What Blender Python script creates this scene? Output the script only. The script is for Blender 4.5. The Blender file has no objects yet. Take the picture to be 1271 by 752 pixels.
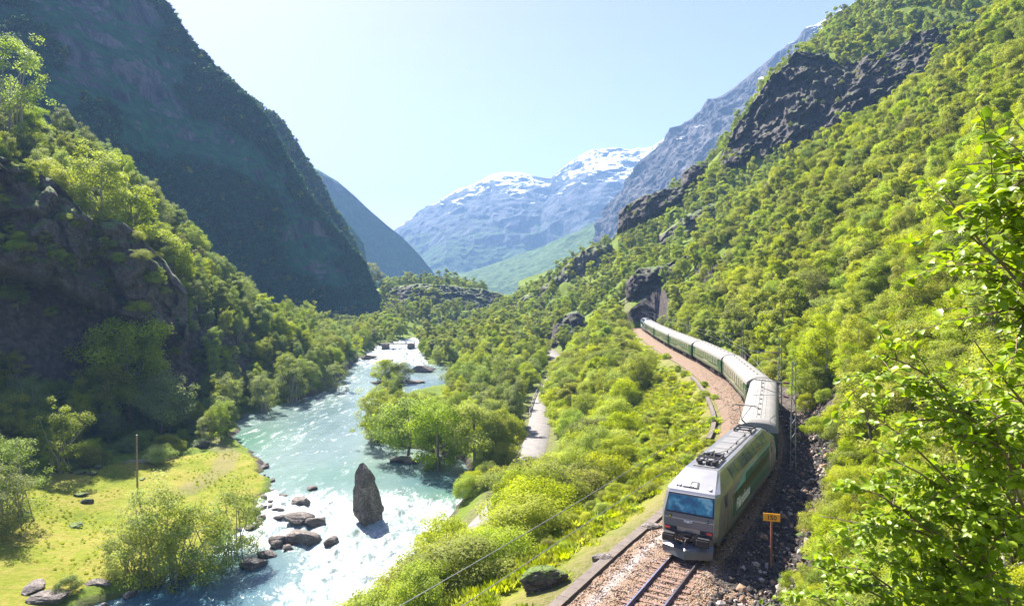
import bpy, math, random, os
import numpy as np
from mathutils import Vector, Matrix, noise as mnoise
R = math.radians
sc = bpy.context.scene
col = sc.collection
random.seed(7)
RNG = np.random.default_rng(11)

# ------------------------------------------------------------------ camera, world, sun, exposure
CAM_Z = 14.2            # metres above the rails; the rails are z = 0
F = 800.0               # focal length in photo pixels (1271 wide)
TILT = math.atan(19 / 800)
cam_d = bpy.data.cameras.new('camera'); cam = bpy.data.objects.new('camera', cam_d); col.objects.link(cam)
cam.location = (0, 0, CAM_Z); cam.rotation_euler = (R(90) - TILT, 0, 0)
cam_d.sensor_width = 36; cam_d.lens = 36 * F / 1271; cam_d.clip_start = 0.1; cam_d.clip_end = 20000
sc.camera = cam
SUN_EL, SUN_AZ = 48.5, -33.0      # azimuth measured clockwise from +Y
w = bpy.data.worlds.new('World'); sc.world = w; w.use_nodes = True
nt = w.node_tree; bg = nt.nodes['Background']
sky = nt.nodes.new('ShaderNodeTexSky'); sky.sky_type = 'NISHITA'; sky.sun_disc = False
sky.sun_elevation = R(SUN_EL); sky.sun_rotation = R(SUN_AZ); sky.air_density = 1.0; sky.dust_density = .9; sky.ozone_density = 4.5
tint = nt.nodes.new('ShaderNodeMix'); tint.data_type = 'RGBA'; tint.blend_type = 'MULTIPLY'; tint.inputs[0].default_value = 1; tint.inputs[7].default_value = (1.12, .81, 1.0, 1)
nt.links.new(sky.outputs[0], tint.inputs[6]); nt.links.new(tint.outputs[2], bg.inputs[0]); bg.inputs[1].default_value = 0.056
sd = bpy.data.lights.new('sun', 'SUN'); sd.energy = 5.0; sd.angle = R(0.53); sd.color = (1.0, 0.94, 0.84)
sun = bpy.data.objects.new('sun', sd); col.objects.link(sun)
sdir = Vector((math.sin(R(SUN_AZ)) * math.cos(R(SUN_EL)), math.cos(R(SUN_AZ)) * math.cos(R(SUN_EL)), math.sin(R(SUN_EL))))
sun.rotation_euler = sdir.to_track_quat('Z', 'Y').to_euler(); sun.location = (0, 0, 300)
sc.view_settings.view_transform = 'Standard'; sc.view_settings.look = 'None'; sc.view_settings.gamma = 1
sc.view_settings.exposure = 2.15; sc.view_settings.use_curve_mapping = False
sc.render.engine = 'CYCLES'
cy = sc.cycles
cy.max_bounces = 7; cy.diffuse_bounces = 4; cy.glossy_bounces = 2; cy.transmission_bounces = 3
cy.volume_bounces = 0; cy.transparent_max_bounces = 4; cy.use_denoising = True; cy.caustics_reflective = False; cy.caustics_refractive = False

# ------------------------------------------------------------------ helpers
def at(px, py, D):
    """world point at forward distance D (metres) seen at photo pixel px, py"""
    u = (px - 635.5) / F; v = -(py - 376) / F
    d = np.array([u, math.cos(TILT) + v * math.sin(TILT), -math.sin(TILT) + v * math.cos(TILT)])
    return d * (D / d[1]) + np.array([0, 0, CAM_Z])
def project(P):
    P = np.asarray(P, float).reshape(-1, 3) - np.array([0, 0, CAM_Z])
    c, s = math.cos(TILT), math.sin(TILT)
    zf = P[:, 1] * c - P[:, 2] * s; up = P[:, 1] * s + P[:, 2] * c
    zf = np.maximum(zf, 0.01)
    return 635.5 + F * P[:, 0] / zf, 376 - F * up / zf, zf
def sstep(a, b, x): t = np.clip((x - a) / (b - a), 0, 1); return t * t * (3 - 2 * t)
def _h(ix, iy, iz, seed):
    n = (ix * 374761393 + iy * 668265263 + iz * 2147483647 + seed * 1274126177) & 0xFFFFFFFF
    n = ((n ^ (n >> 13)) * 1274126177) & 0xFFFFFFFF
    return ((n ^ (n >> 16)) & 0xFFFF) / 32767.5 - 1.0
def vnoise(p, seed=0):
    p = np.asarray(p, float); i = np.floor(p).astype(np.int64); f = p - i; f = f * f * f * (f * (f * 6 - 15) + 10)
    r = 0
    for dx in (0, 1):
        for dy in (0, 1):
            for dz in (0, 1):
                wgt = (f[:, 0] if dx else 1 - f[:, 0]) * (f[:, 1] if dy else 1 - f[:, 1]) * (f[:, 2] if dz else 1 - f[:, 2])
                r = r + wgt * _h(i[:, 0] + dx, i[:, 1] + dy, i[:, 2] + dz, seed)
    return r
def fbm(p, octv=4, seed=0, gain=0.5, ridged=False):
    p = np.asarray(p, float); a = 1.0; s = 0; t = 0
    for k in range(octv):
        n = vnoise(p * (2.03 ** k) + 17.3 * k, seed + k)
        if ridged: n = 1 - 2 * np.abs(n)
        s = s + a * n; t += a; a *= gain
    return s / t
def tag(o, label=None, cat=None, group=None, kind=None):
    if label: o['label'] = label
    if cat: o['category'] = cat
    if group: o['group'] = group
    if kind: o['kind'] = kind
    return o
def empty(name, loc=(0, 0, 0), rz=0.0):
    o = bpy.data.objects.new(name, None); col.objects.link(o); o.location = loc; o.rotation_euler = (0, 0, rz)
    o.empty_display_size = 0.3; return o
def mesh_np(name, verts, faces, smooth=False):
    me = bpy.data.meshes.new(name)
    verts = np.asarray(verts, np.float32); faces = np.asarray(faces, np.int32); k = faces.shape[1]
    me.vertices.add(len(verts)); me.vertices.foreach_set('co', verts.ravel())
    me.loops.add(faces.size); me.loops.foreach_set('vertex_index', faces.ravel())
    me.polygons.add(len(faces)); me.polygons.foreach_set('loop_start', np.arange(0, faces.size, k, dtype=np.int32))
    try: me.polygons.foreach_set('loop_total', np.full(len(faces), k, np.int32))
    except Exception: pass
    me.update(calc_edges=True); me.validate()
    if smooth: me.polygons.foreach_set('use_smooth', np.ones(len(me.polygons), bool))
    return me
def link(name, me, mat=None, parent=None):
    o = bpy.data.objects.new(name, me); col.objects.link(o)
    if mat is not None: me.materials.clear(); me.materials.append(mat)
    if parent is not None: o.parent = parent
    return o
def grid_faces(nr, nc):
    i = np.arange(nr - 1)[:, None] * nc + np.arange(nc - 1)[None, :]
    i = i.ravel(); return np.stack([i, i + 1, i + nc + 1, i + nc], 1)
def attr(me, name, data, domain='POINT'):
    a = me.attributes.new(name, 'FLOAT', domain); a.data.foreach_set('value', np.asarray(data, np.float32)); return a

class MB:
    """collects shapes into ONE mesh"""
    def __init__(s): s.v = []; s.f = []
    def add(s, v, f):
        b = len(s.v); s.v += [tuple(p) for p in v]; s.f += [tuple(b + i for i in q) for q in f]; return s
    def box(s, x0, x1, y0, y1, z0, z1, bev=0.0, M=None):
        if bev <= 0:
            v = [(x, y, z) for z in (z0, z1) for y in (y0, y1) for x in (x0, x1)]
            f = [(0, 2, 3, 1), (4, 5, 7, 6), (0, 1, 5, 4), (2, 6, 7, 3), (0, 4, 6, 2), (1, 3, 7, 5)]
        else:
            b = min(bev, (x1 - x0) / 2.01, (y1 - y0) / 2.01, (z1 - z0) / 2.01)
            def ring(i, z): return [(x0 + i + b, y0 + i, z), (x1 - i - b, y0 + i, z), (x1 - i, y0 + i + b, z), (x1 - i, y1 - i - b, z), (x1 - i - b, y1 - i, z), (x0 + i + b, y1 - i, z), (x0 + i, y1 - i - b, z), (x0 + i, y0 + i + b, z)]
            b2 = b * .6
            v = ring(b2, z0) + ring(0, z0 + b2) + ring(0, z1 - b2) + ring(b2, z1)
            f = [tuple(range(7, -1, -1)), tuple(range(24, 32))]
            for r in range(3):
                for k in range(8): f.append((r * 8 + k, r * 8 + (k + 1) % 8, r * 8 + 8 + (k + 1) % 8, r * 8 + 8 + k))
        if M is not None: v = [tuple(M @ Vector(p)) for p in v]
        return s.add(v, f)
    def tube(s, pts, r, n=6, cap=True):
        pts = [Vector(p) for p in pts]; k = len(pts)
        rs = r if isinstance(r, (list, tuple)) else [r] * k
        v = []; f = []; px = None
        for i, p in enumerate(pts):
            t = (pts[min(i + 1, k - 1)] - pts[max(i - 1, 0)]).normalized()
            if px is None: px = (Vector((0, 0, 1)) if abs(t.z) < .9 else Vector((1, 0, 0))).cross(t).normalized()
            px = (px - t * px.dot(t)).normalized(); py = t.cross(px)
            for j in range(n):
                a = 2 * math.pi * j / n; v.append(tuple(p + (px * math.cos(a) + py * math.sin(a)) * rs[i]))
        for i in range(k - 1):
            for j in range(n): f.append((i * n + j, i * n + (j + 1) % n, (i + 1) * n + (j + 1) % n, (i + 1) * n + j))
        if cap: f.append(tuple(range(n - 1, -1, -1))); f.append(tuple((k - 1) * n + j for j in range(n)))
        return s.add(v, f)
    def loft(s, rings, cap=True, closed=True):
        n = len(rings[0]); v = [p for r in rings for p in r]; f = []
        for i in range(len(rings) - 1):
            for j in range(n if closed else n - 1): f.append((i * n + j, i * n + (j + 1) % n, (i + 1) * n + (j + 1) % n, (i + 1) * n + j))
        if cap and closed: f.append(tuple(range(n - 1, -1, -1))); f.append(tuple((len(rings) - 1) * n + j for j in range(n)))
        return s.add(v, f)
    def build(s, name, mat, parent=None, smooth=False):
        me = bpy.data.meshes.new(name); me.from_pydata(s.v, [], s.f); me.validate(); me.update()
        import bmesh
        bm = bmesh.new(); bm.from_mesh(me); bmesh.ops.recalc_face_normals(bm, faces=bm.faces); bm.to_mesh(me); bm.free()
        if smooth:
            for p in me.polygons: p.use_smooth = True
            try: me.set_sharp_from_angle(angle=R(40))
            except Exception: pass
        return link(name, me, mat, parent)

def bar(a, b, wd, M=None):  # thin square bar
    return ([a, b], wd)

# ------------------------------------------------------------------ materials
MAT = {}
def newmat(name):
    m = bpy.data.materials.new(name); m.use_nodes = True; MAT[name] = m
    n = m.node_tree; b = n.nodes['Principled BSDF']; return m, n, b
def N(nt_, typ, **kw):
    n = nt_.nodes.new(typ)
    for k, v in kw.items():
        if k.startswith('i_'):
            key = k[2:]; key = int(key) if key.isdigit() else key.replace('_', ' ')
            n.inputs[key].default_value = v
        else: setattr(n, k, v)
    return n
def ramp(nt_, stops, interp='LINEAR'):
    r = nt_.nodes.new('ShaderNodeValToRGB'); r.color_ramp.interpolation = interp
    el = r.color_ramp.elements
    while len(el) < len(stops): el.new(0.5)
    for e, (p, c) in zip(el, stops): e.position = p; e.color = (*c, 1) if len(c) == 3 else c
    return r
def coords(nt_, scale=(1, 1, 1), world=False):
    if world: g = nt_.nodes.new('ShaderNodeNewGeometry'); out = g.outputs['Position']
    else: g = nt_.nodes.new('ShaderNodeTexCoord'); out = g.outputs['Object']
    mp = nt_.nodes.new('ShaderNodeMapping'); mp.inputs['Scale'].default_value = scale
    nt_.links.new(out, mp.inputs[0]); return mp.outputs[0]
def noise(nt_, vec, scale, detail=6, rough=.55, dist=0):
    n = nt_.nodes.new('ShaderNodeTexNoise'); n.inputs['Scale'].default_value = scale; n.inputs['Detail'].default_value = detail
    n.inputs['Roughness'].default_value = rough; n.inputs['Distortion'].default_value = dist
    nt_.links.new(vec, n.inputs['Vector']); return n.outputs['Fac']
def mix(nt_, fac, a, b, mode='MIX'):
    m = nt_.nodes.new('ShaderNodeMix'); m.data_type = 'RGBA'; m.blend_type = mode
    for s, v in ((0, fac), (6, a), (7, b)):
        if hasattr(v, 'is_linked') or isinstance(v, bpy.types.NodeSocket): nt_.links.new(v, m.inputs[s])
        else: m.inputs[s].default_value = v if s == 0 else (*v, 1)
    return m.outputs[2]
def math_(nt_, op, a, b=None, clamp=False):
    m = nt_.nodes.new('ShaderNodeMath'); m.operation = op; m.use_clamp = clamp
    for s, v in ((0, a), (1, b)):
        if v is None: continue
        if isinstance(v, bpy.types.NodeSocket): nt_.links.new(v, m.inputs[s])
        else: m.inputs[s].default_value = v
    return m.outputs[0]
def maprange(nt_, v, a, b, c=0, d=1):
    m = nt_.nodes.new('ShaderNodeMapRange'); nt_.links.new(v, m.inputs[0])
    for i, x in zip((1, 2, 3, 4), (a, b, c, d)): m.inputs[i].default_value = x
    return m.outputs[0]
def bump(nt_, h, strength, dist, b):
    n = nt_.nodes.new('ShaderNodeBump'); n.inputs['Strength'].default_value = strength; n.inputs['Distance'].default_value = dist
    nt_.links.new(h, n.inputs['Height']); nt_.links.new(n.outputs[0], b.inputs['Normal']); return n
def simple(name, c, rough=.6, metal=0, var=.12, scale=3, emis=None, spec=None, coat=0, bmp=0):
    m, n, b = newmat(name); v = coords(n)
    f = noise(n, v, scale, 5); r = ramp(n, [(.3, tuple(x * (1 - var) for x in c)), (.7, tuple(min(1, x * (1 + var)) for x in c))])
    n.links.new(f, r.inputs[0]); n.links.new(r.outputs[0], b.inputs['Base Color'])
    b.inputs['Roughness'].default_value = rough; b.inputs['Metallic'].default_value = metal
    if coat: b.inputs['Coat Weight'].default_value = coat
    if bmp: bump(n, noise(n, v, scale * 4, 6), bmp, .02, b)
    return m

def leafmat(name, c0, c1, trans=.32, hv=.05):
    """leaf colours from c0 to c1 by leaf, a little different for every plant"""
    m, n, b = newmat(name)
    a = N(n, 'ShaderNodeAttribute', attribute_name='tint'); oi = n.nodes.new('ShaderNodeObjectInfo')
    cA = mix(n, a.outputs['Fac'], c0, c1)
    hs = n.nodes.new('ShaderNodeHueSaturation')
    n.links.new(maprange(n, oi.outputs['Random'], 0, 1, .5 - hv, .5 + hv * .6), hs.inputs['Hue'])
    rnd2 = math_(n, 'FRACT', math_(n, 'MULTIPLY', oi.outputs['Random'], 7.31))
    n.links.new(maprange(n, rnd2, 0, 1, .72, 1.3), hs.inputs['Value'])
    n.links.new(maprange(n, math_(n, 'FRACT', math_(n, 'MULTIPLY', oi.outputs['Random'], 3.7)), 0, 1, .8, 1.06), hs.inputs['Saturation'])
    n.links.new(cA, hs.inputs['Color']); c = hs.outputs[0]
    n.links.new(c, b.inputs['Base Color']); b.inputs['Roughness'].default_value = .6; b.inputs['Specular IOR Level'].default_value = .12
    tr = n.nodes.new('ShaderNodeBsdfTranslucent')
    ct = mix(n, 1.0, c, (1.25, 1.3, .5), 'MULTIPLY')
    n.links.new(ct, tr.inputs['Color'])
    ms = n.nodes.new('ShaderNodeMixShader'); ms.inputs[0].default_value = trans
    n.links.new(b.outputs[0], ms.inputs[1]); n.links.new(tr.outputs[0], ms.inputs[2])
    n.links.new(ms.outputs[0], n.nodes['Material Output'].inputs[0]); return m
leafmat('leaf_fresh', (.2, .25, .006), (.37, .42, .012), .5, .02)
leafmat('leaf_mid', (.16, .215, .016), (.31, .365, .034), .48, .025)
leafmat('leaf_dull', (.14, .2, .045), (.28, .34, .085), .45, .02)
leafmat('leaf_gold', (.27, .33, .008), (.42, .44, .012), .5, .015)
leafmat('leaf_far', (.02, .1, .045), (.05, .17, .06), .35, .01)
leafmat('grass_blade', (.2, .26, .012), (.36, .38, .03), .5, .02)
simple('bark', (.17, .14, .11), .9, var=.4, scale=6, bmp=.4)
simple('bark_pale', (.34, .31, .27), .85, var=.3, scale=9, bmp=.3)
simple('dead_wood', (.32, .28, .22), .9, var=.3, scale=6)

def rockmat(name, c0, c1, moss, scale=.25, moss_lo=.55, moss_hi=.8, lichen=None):
    m, n, b = newmat(name); v = coords(n, world=True)
    f = noise(n, v, scale, 10, .65, .4); f2 = noise(n, v, scale * 9, 6, .6)
    r = ramp(n, [(.3, c0), (.5, tuple((p + q) / 2 * .8 for p, q in zip(c0, c1))), (.68, c1)]); n.links.new(f, r.inputs[0])
    c = mix(n, maprange(n, f2, .35, .7), r.outputs[0], tuple(x * .55 for x in c0)); 
    # strata and cracks
    vs = coords(n, (.6, .6, 2.2), world=True)
    vo = N(n, 'ShaderNodeTexVoronoi', feature='DISTANCE_TO_EDGE'); vo.inputs['Scale'].default_value = scale * 3.2
    vd = n.nodes.new('ShaderNodeVectorMath'); vd.operation = 'ADD'
    nz = n.nodes.new('ShaderNodeTexNoise'); nz.inputs['Scale'].default_value = scale * 4; n.links.new(vs, nz.inputs['Vector'])
    n.links.new(vs, vd.inputs[0]); n.links.new(nz.outputs['Color'], vd.inputs[1]); n.links.new(vd.outputs[0], vo.inputs['Vector'])
    crack = maprange(n, vo.outputs['Distance'], 0, .06)
    c = mix(n, math_(n, 'MULTIPLY', math_(n, 'SUBTRACT', 1.0, crack), .6), c, tuple(x * .35 for x in c0))
    if lichen:
        fl = noise(n, v, scale * 5, 4); c = mix(n, maprange(n, fl, .62, .68, 0, .8), c, lichen)
    if moss:
        g = n.nodes.new('ShaderNodeNewGeometry'); sx = n.nodes.new('ShaderNodeSeparateXYZ'); n.links.new(g.outputs['Normal'], sx.inputs[0])
        fm = math_(n, 'ADD', sx.outputs[2], math_(n, 'MULTIPLY', math_(n, 'SUBTRACT', noise(n, v, scale * 4, 5), .5), 1.2))
        c = mix(n, maprange(n, fm, moss_lo, moss_hi), c, moss)
    n.links.new(c, b.inputs['Base Color']); b.inputs['Roughness'].default_value = .85
    h = math_(n, 'ADD', math_(n, 'MULTIPLY', f, 2.0), math_(n, 'ADD', math_(n, 'MULTIPLY', crack, .35), math_(n, 'MULTIPLY', f2, .4)))
    bump(n, h, 1.0, .5 / max(scale, .1) * .32, b); return m
rockmat('rock_dark', (.034, .026, .024), (.17, .125, .1), (.07, .12, .015), .28, .72, .95)
rockmat('rock_brown', (.09, .07, .062), (.26, .21, .18), (.1, .15, .02), .5, .5, .75)
rockmat('rock_river', (.14, .115, .1), (.46, .39, .35), None, .9)
rockmat('rock_standing', (.16, .13, .105), (.48, .41, .34), None, .5, lichen=(.42, .25, .04))
rockmat('rock_far', (.12, .13, .14), (.3, .3, .31), (.05, .09, .02), .02, .7, .85)

def groundmat():
    m, n, b = newmat('ground_mix'); v = coords(n, world=True)
    A = lambda s: N(n, 'ShaderNodeAttribute', attribute_name=s).outputs['Fac']
    f = noise(n, v, .12, 6); f2 = noise(n, v, 1.6, 8, .7); f3 = noise(n, v, 9, 4)
    r = ramp(n, [(.3, (.06, .1, .012)), (.55, (.13, .18, .018)), (.75, (.2, .24, .03))]); n.links.new(f2, r.inputs[0])
    c = r.outputs[0]
    gm = ramp(n, [(.34, (.09, .13, .01)), (.46, (.17, .2, .012)), (.56, (.25, .22, .045)), (.66, (.15, .18, .012))]); n.links.new(math_(n, 'ADD', math_(n, 'MULTIPLY', f, .55), math_(n, 'MULTIPLY', f2, .45)), gm.inputs[0])
    c = mix(n, A('meadow'), c, gm.outputs[0])
    dr = ramp(n, [(.3, (.1, .08, .05)), (.55, (.2, .16, .11)), (.7, (.13, .15, .04))]); n.links.new(f2, dr.inputs[0])
    c = mix(n, math_(n, 'MULTIPLY', A('dirt'), maprange(n, f2, .3, .55, .35, 1)), c, dr.outputs[0])
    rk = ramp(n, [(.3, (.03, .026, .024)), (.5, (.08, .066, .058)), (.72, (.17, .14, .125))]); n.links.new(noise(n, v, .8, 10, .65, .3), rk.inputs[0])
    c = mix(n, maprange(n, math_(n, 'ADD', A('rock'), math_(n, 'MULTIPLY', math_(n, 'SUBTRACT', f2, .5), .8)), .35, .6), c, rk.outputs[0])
    n.links.new(c, b.inputs['Base Color']); b.inputs['Roughness'].default_value = .95; b.inputs['Specular IOR Level'].default_value = .15
    bump(n, math_(n, 'ADD', math_(n, 'MULTIPLY', f2, 1.0), math_(n, 'MULTIPLY', f3, .3)), .8, .5, b)
    return m
groundmat()

def mountmat(name, veg0, veg1, rk0, rk1, veg_line, rock_amt, snow=None, tex=.02, gully=(1, 1, .35)):
    """vegetation below, rock where steep or high, snow above on the flatter ground"""
    m, n, b = newmat(name); v = coords(n, world=True); vg = coords(n, gully, world=True)
    g = n.nodes.new('ShaderNodeNewGeometry'); sn = n.nodes.new('ShaderNodeSeparateXYZ'); n.links.new(g.outputs['Normal'], sn.inputs[0])
    sp = n.nodes.new('ShaderNodeSeparateXYZ'); n.links.new(g.outputs['Position'], sp.inputs[0])
    f = noise(n, vg, tex, 10, .62, .3); ff = noise(n, v, tex * 7, 6, .6)
    rv = ramp(n, [(.35, veg0), (.65, veg1)]); n.links.new(ff, rv.inputs[0])
    rr = ramp(n, [(.36, tuple(x*.5 for x in rk0)), (.46, rk0), (.6, rk1)]); n.links.new(noise(n, vg, tex * 3, 12, .76, .5), rr.inputs[0])
    q = math_(n, 'ADD', f, math_(n, 'MULTIPLY', math_(n, 'SUBTRACT', .62, sn.outputs[2]), .5))
    q = math_(n, 'ADD', q, maprange(n, sp.outputs[2], veg_line[0], veg_line[1], -.1, veg_line[2]))
    c = mix(n, maprange(n, q, rock_amt - .05, rock_amt + .05), rv.outputs[0], rr.outputs[0])
    if snow:
        s = math_(n, 'ADD', maprange(n, sp.outputs[2], snow[0], snow[1], -.5, .42), math_(n, 'MULTIPLY', math_(n, 'SUBTRACT', noise(n, v, snow[2], 8, .62, .6), .5), 2.3))
        s = math_(n, 'ADD', s, math_(n, 'MULTIPLY', math_(n, 'SUBTRACT', sn.outputs[2], .72), snow[3]))
        c = mix(n, maprange(n, s, .16, .22), c, (.82, .84, .88))
    n.links.new(c, b.inputs['Base Color']); b.inputs['Roughness'].default_value = .9; b.inputs['Specular IOR Level'].default_value = .1
    bump(n, math_(n, 'ADD', noise(n, vg, tex * 3, 12, .76, .5), math_(n, 'MULTIPLY', ff, .6)), .9, .12 / tex, b); return m
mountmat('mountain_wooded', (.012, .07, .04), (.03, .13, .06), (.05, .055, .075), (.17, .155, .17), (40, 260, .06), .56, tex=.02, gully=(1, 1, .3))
mountmat('mountain_blue', (.015, .07, .04), (.035, .12, .055), (.05, .055, .07), (.15, .15, .16), (100, 500, .2), .6, tex=.012)
mountmat('mountain_snow', (.03, .07, .03), (.075, .13, .045), (.06, .07, .09), (.16, .16, .18), (60, 420, .42), .6, snow=(330, 660, .0065, 1.6), tex=.004)
mountmat('mountain_rock', (.05, .09, .035), (.08, .13, .04), (.055, .055, .065), (.17, .155, .155), (0, 260, .3), .42, snow=(200, 1000, .012, 1.6), tex=.009, gully=(1, 1, .5))
mountmat('foothill_green', (.04, .085, .03), (.11, .17, .05), (.12, .12, .12), (.25, .24, .24), (300, 900, .1), .66, tex=.008)
m_, n_, b_ = newmat('snowfield'); b_.inputs['Base Color'].default_value = (.84, .86, .9, 1); b_.inputs['Roughness'].default_value = .8
cc = noise(n_, coords(n_, world=True), .01, 6); rr_ = ramp(n_, [(.36, (.3, .32, .36)), (.42, (.84, .86, .9))]); n_.links.new(cc, rr_.inputs[0]); n_.links.new(rr_.outputs[0], b_.inputs['Base Color'])
#PART2
# ------------------------------------------------------------------ alignment of track, road and river (world metres)
def catmull(pts, step):
    P = np.array(pts, float); P = np.vstack([2 * P[0] - P[1], P, 2 * P[-1] - P[-2]]); out = []
    for i in range(1, len(P) - 2):
        n = max(2, int(np.linalg.norm(P[i + 1] - P[i]) / step)); t = np.linspace(0, 1, n, endpoint=False)[:, None]
        a, b, c, d = P[i - 1], P[i], P[i + 1], P[i + 2]
        out.append(.5 * (2 * b + (c - a) * t + (2 * a - 5 * b + 4 * c - d) * t ** 2 + (3 * b - a - 3 * c + d) * t ** 3))
    out.append(P[-2][None]); return np.vstack(out)
TRACK = catmull([(-9, 6), (-1.2, 17), (5.9, 28.4), (9.1, 33.6), (14.0, 41.2), (18.9, 50.0), (25.0, 63.5), (28.9, 76), (33.3, 97), (35.9, 119.5), (37.4, 142), (39.4, 166.5), (42.0, 192), (44.9, 216), (47.6, 240), (50.5, 262)], .5)
def arclen(P): return np.concatenate([[0], np.cumsum(np.linalg.norm(np.diff(P, axis=0), axis=1))])
TS = arclen(TRACK)
def tp(s, off=0.0, z=0.0):
    x = np.interp(s, TS, TRACK[:, 0]); y = np.interp(s, TS, TRACK[:, 1])
    x2 = np.interp(s + .5, TS, TRACK[:, 0]) - np.interp(s - .5, TS, TRACK[:, 0]); y2 = np.interp(s + .5, TS, TRACK[:, 1]) - np.interp(s - .5, TS, TRACK[:, 1])
    l = np.hypot(x2, y2); return np.array([x + off * y2 / l, y - off * x2 / l, z])       # off > 0 is to the right going away
S_AT = lambda Y: float(np.interp(Y, TRACK[:, 1], TS))
ROAD = catmull([(-30, 22), (-17, 44), (-10.5, 58), (-4.0, 74), (.6, 92), (3.6, 112), (5.4, 130), (6.6, 148), (8.5, 166), (12, 188), (15.5, 206), (15, 228), (9, 262), (3, 300), (-2, 340)], 1.5)
ROADZ = lambda y: np.interp(y, [20, 90, 150, 190, 206, 262, 340], [-14.8, -14.4, -14.0, -12.6, -11.2, -7.5, -4])
RIVY = [10, 40, 65, 75, 88, 105, 118, 133, 158, 175, 187, 200, 213, 232, 250, 297, 330, 380, 450]
RIVL = [-44, -45, -43, -36, -35, -40, -47, -58, -66, -60, -56, -56, -57, -60, -62, -62, -56, -40, -20]
RIVR = [-10, -13, -14, -11.5, -8, -5, -10, -31, -34, -34, -30, -22, -18, -18, -33, -44, -38, -20, 5]
RIVZ = lambda y: np.interp(y, [10, 60, 80, 100, 120, 190, 250, 300, 340, 450], [-18.6, -18.4, -18.1, -17.6, -17.3, -16.6, -15.1, -13.0, -12.2, -11.5])
def dist_poly(x, y, P):
    """distance to the polyline, signed + to the right of travel"""
    P = P[::max(1, len(P) // 90)]; best = np.full(x.shape, 1e9); sg = np.zeros(x.shape)
    for a, b in zip(P[:-1], P[1:]):
        d = b - a; L2 = d @ d; t = np.clip(((x - a[0]) * d[0] + (y - a[1]) * d[1]) / L2, 0, 1)
        ex = x - a[0] - t * d[0]; ey = y - a[1] - t * d[1]; q = ex * ex + ey * ey
        m = q < best; best = np.where(m, q, best); sg = np.where(m, np.sign(d[1] * ex - d[0] * ey), sg)
    return np.sqrt(best) * sg

# ------------------------------------------------------------------ terrain control points
C = []
KX = lambda px: float(np.interp(px, [-400, 0, 150, 300, 450], [1.1, 1.15, 1.13, 1.04, 1.0]))   # the left hillside stands a little farther back
def cp(px, py, D, dz=0): p = at(px, py, D); C.append((p[0], p[1], p[2] + dz))
for Y, prof in ((-12, None), (8, None), (22, None), (34, None), (50, None), (65, None), (80, None), (97, None), (115, None), (135, None), (158, None), (182, None), (205, None)):
    s = S_AT(Y) if Y > 6 else Y - 6
    for off, z in ((0, -.7), (5, -.3)):
        if Y > 6: p = tp(s, off); C.append((p[0], p[1], z))
    if Y >= 34:
        for off, z in ((10, 3.2), (20, 11.5), (40, 30), (70, 56), (105, 86)):
            k = float(np.interp(Y, [50, 150, 205], [1, 1.12, 1.45])) if off < 45 else float(np.interp(Y, [50, 150, 205], [1, 1.04, 1.12]))
            p = tp(s, off); C.append((p[0], p[1], z * k))
    if Y > 20:
        for off, z in ((-4.5, -.7), (-9, -2.2), (-15, -6.0), (-23, -11.8), (-30, -15.0)):
            if Y > 190: continue
            if Y > 120: z = {-4.5: -.7, -9: -2.6, -15: -5.5, -23: -9.8, -30: -12.8}[off]
            p = tp(s, off); C.append((p[0], p[1], z))
for p in ((0, 0, 12.3), (-6, -4, 12), (4, 9, 6.8), (5.5, 14, 2.8), (9, 20, 1.2), (12, 14, 6), (18, 20, 9), (8, 5, 10.5), (16, 4, 13), (30, 10, 20), (30, 24, 15), (60, 10, 38), (60, 30, 34), (100, 10, 62), (140, 40, 90), (220, 60, 140), (-10, -14, 8), (-30, -10, 0), (-4, 10, 2), (-14, 14, -4), (-40, 10, -12), (40, -20, 34), (250, 150, 180), (180, 150, 125), (240, 230, 165)):
    C.append(p)
for y in (20, 45, 65, 90, 110, 130, 160, 190, 220, 250, 300, 340):     # valley floor along the river and road
    l = np.interp(y, RIVY, RIVL); r = np.interp(y, RIVY, RIVR); z = float(RIVZ(y))
    C.append((l, y, z + .9)); C.append((r, y, z + 1.2)); C.append(((l + r) / 2, y, z - 1))
    x = np.interp(y, ROAD[:, 1], ROAD[:, 0]); C.append((x - 2.6, y, float(ROADZ(y)))); C.append((x + 2.6, y, float(ROADZ(y))))
# meadow and left hillside
for a in ((172, 605, 98), (0, 700, 70), (100, 650, 86), (20, 640, 84, 1), (250, 570, 112), (150, 560, 113), (80, 590, 101, .5), (-100, 700, 66), (-300, 800, 48), (60, 735, 66), (200, 730, 66.5)): cp(*a)
for a in ((0, 535, 98), (60, 530, 104), (120, 515, 112), (190, 520, 126), (250, 515, 140), (300, 500, 158), (360, 478, 178), (405, 462, 195),
          (0, 470, 105), (100, 455, 118), (170, 450, 130), (240, 450, 145), (310, 452, 172), (-150, 520, 92), (-150, 400, 98),
          (0, 225, 117), (60, 260, 122), (130, 285, 128), (200, 345, 138), (250, 395, 150), (290, 430, 165),                        # shoulder (cliff top)
          (0, 190, 130), (80, 225, 138), (160, 270, 150), (230, 330, 160), (290, 385, 175),
          (0, 140, 148), (60, 155, 158), (120, 200, 170), (180, 245, 182), (230, 305, 195), (290, 365, 212), (350, 405, 226), (405, 428, 242), (440, 440, 258),   # ridge
          (-150, 60, 150), (-150, 150, 118), (-350, 100, 120), (-350, 300, 90), (-400, 500, 60), (-150, 330, 105)): cp(a[0], a[1], a[2] * KX(a[0]), -3 if a[1] < 400 and a[2] > 120 else 0)
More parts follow.
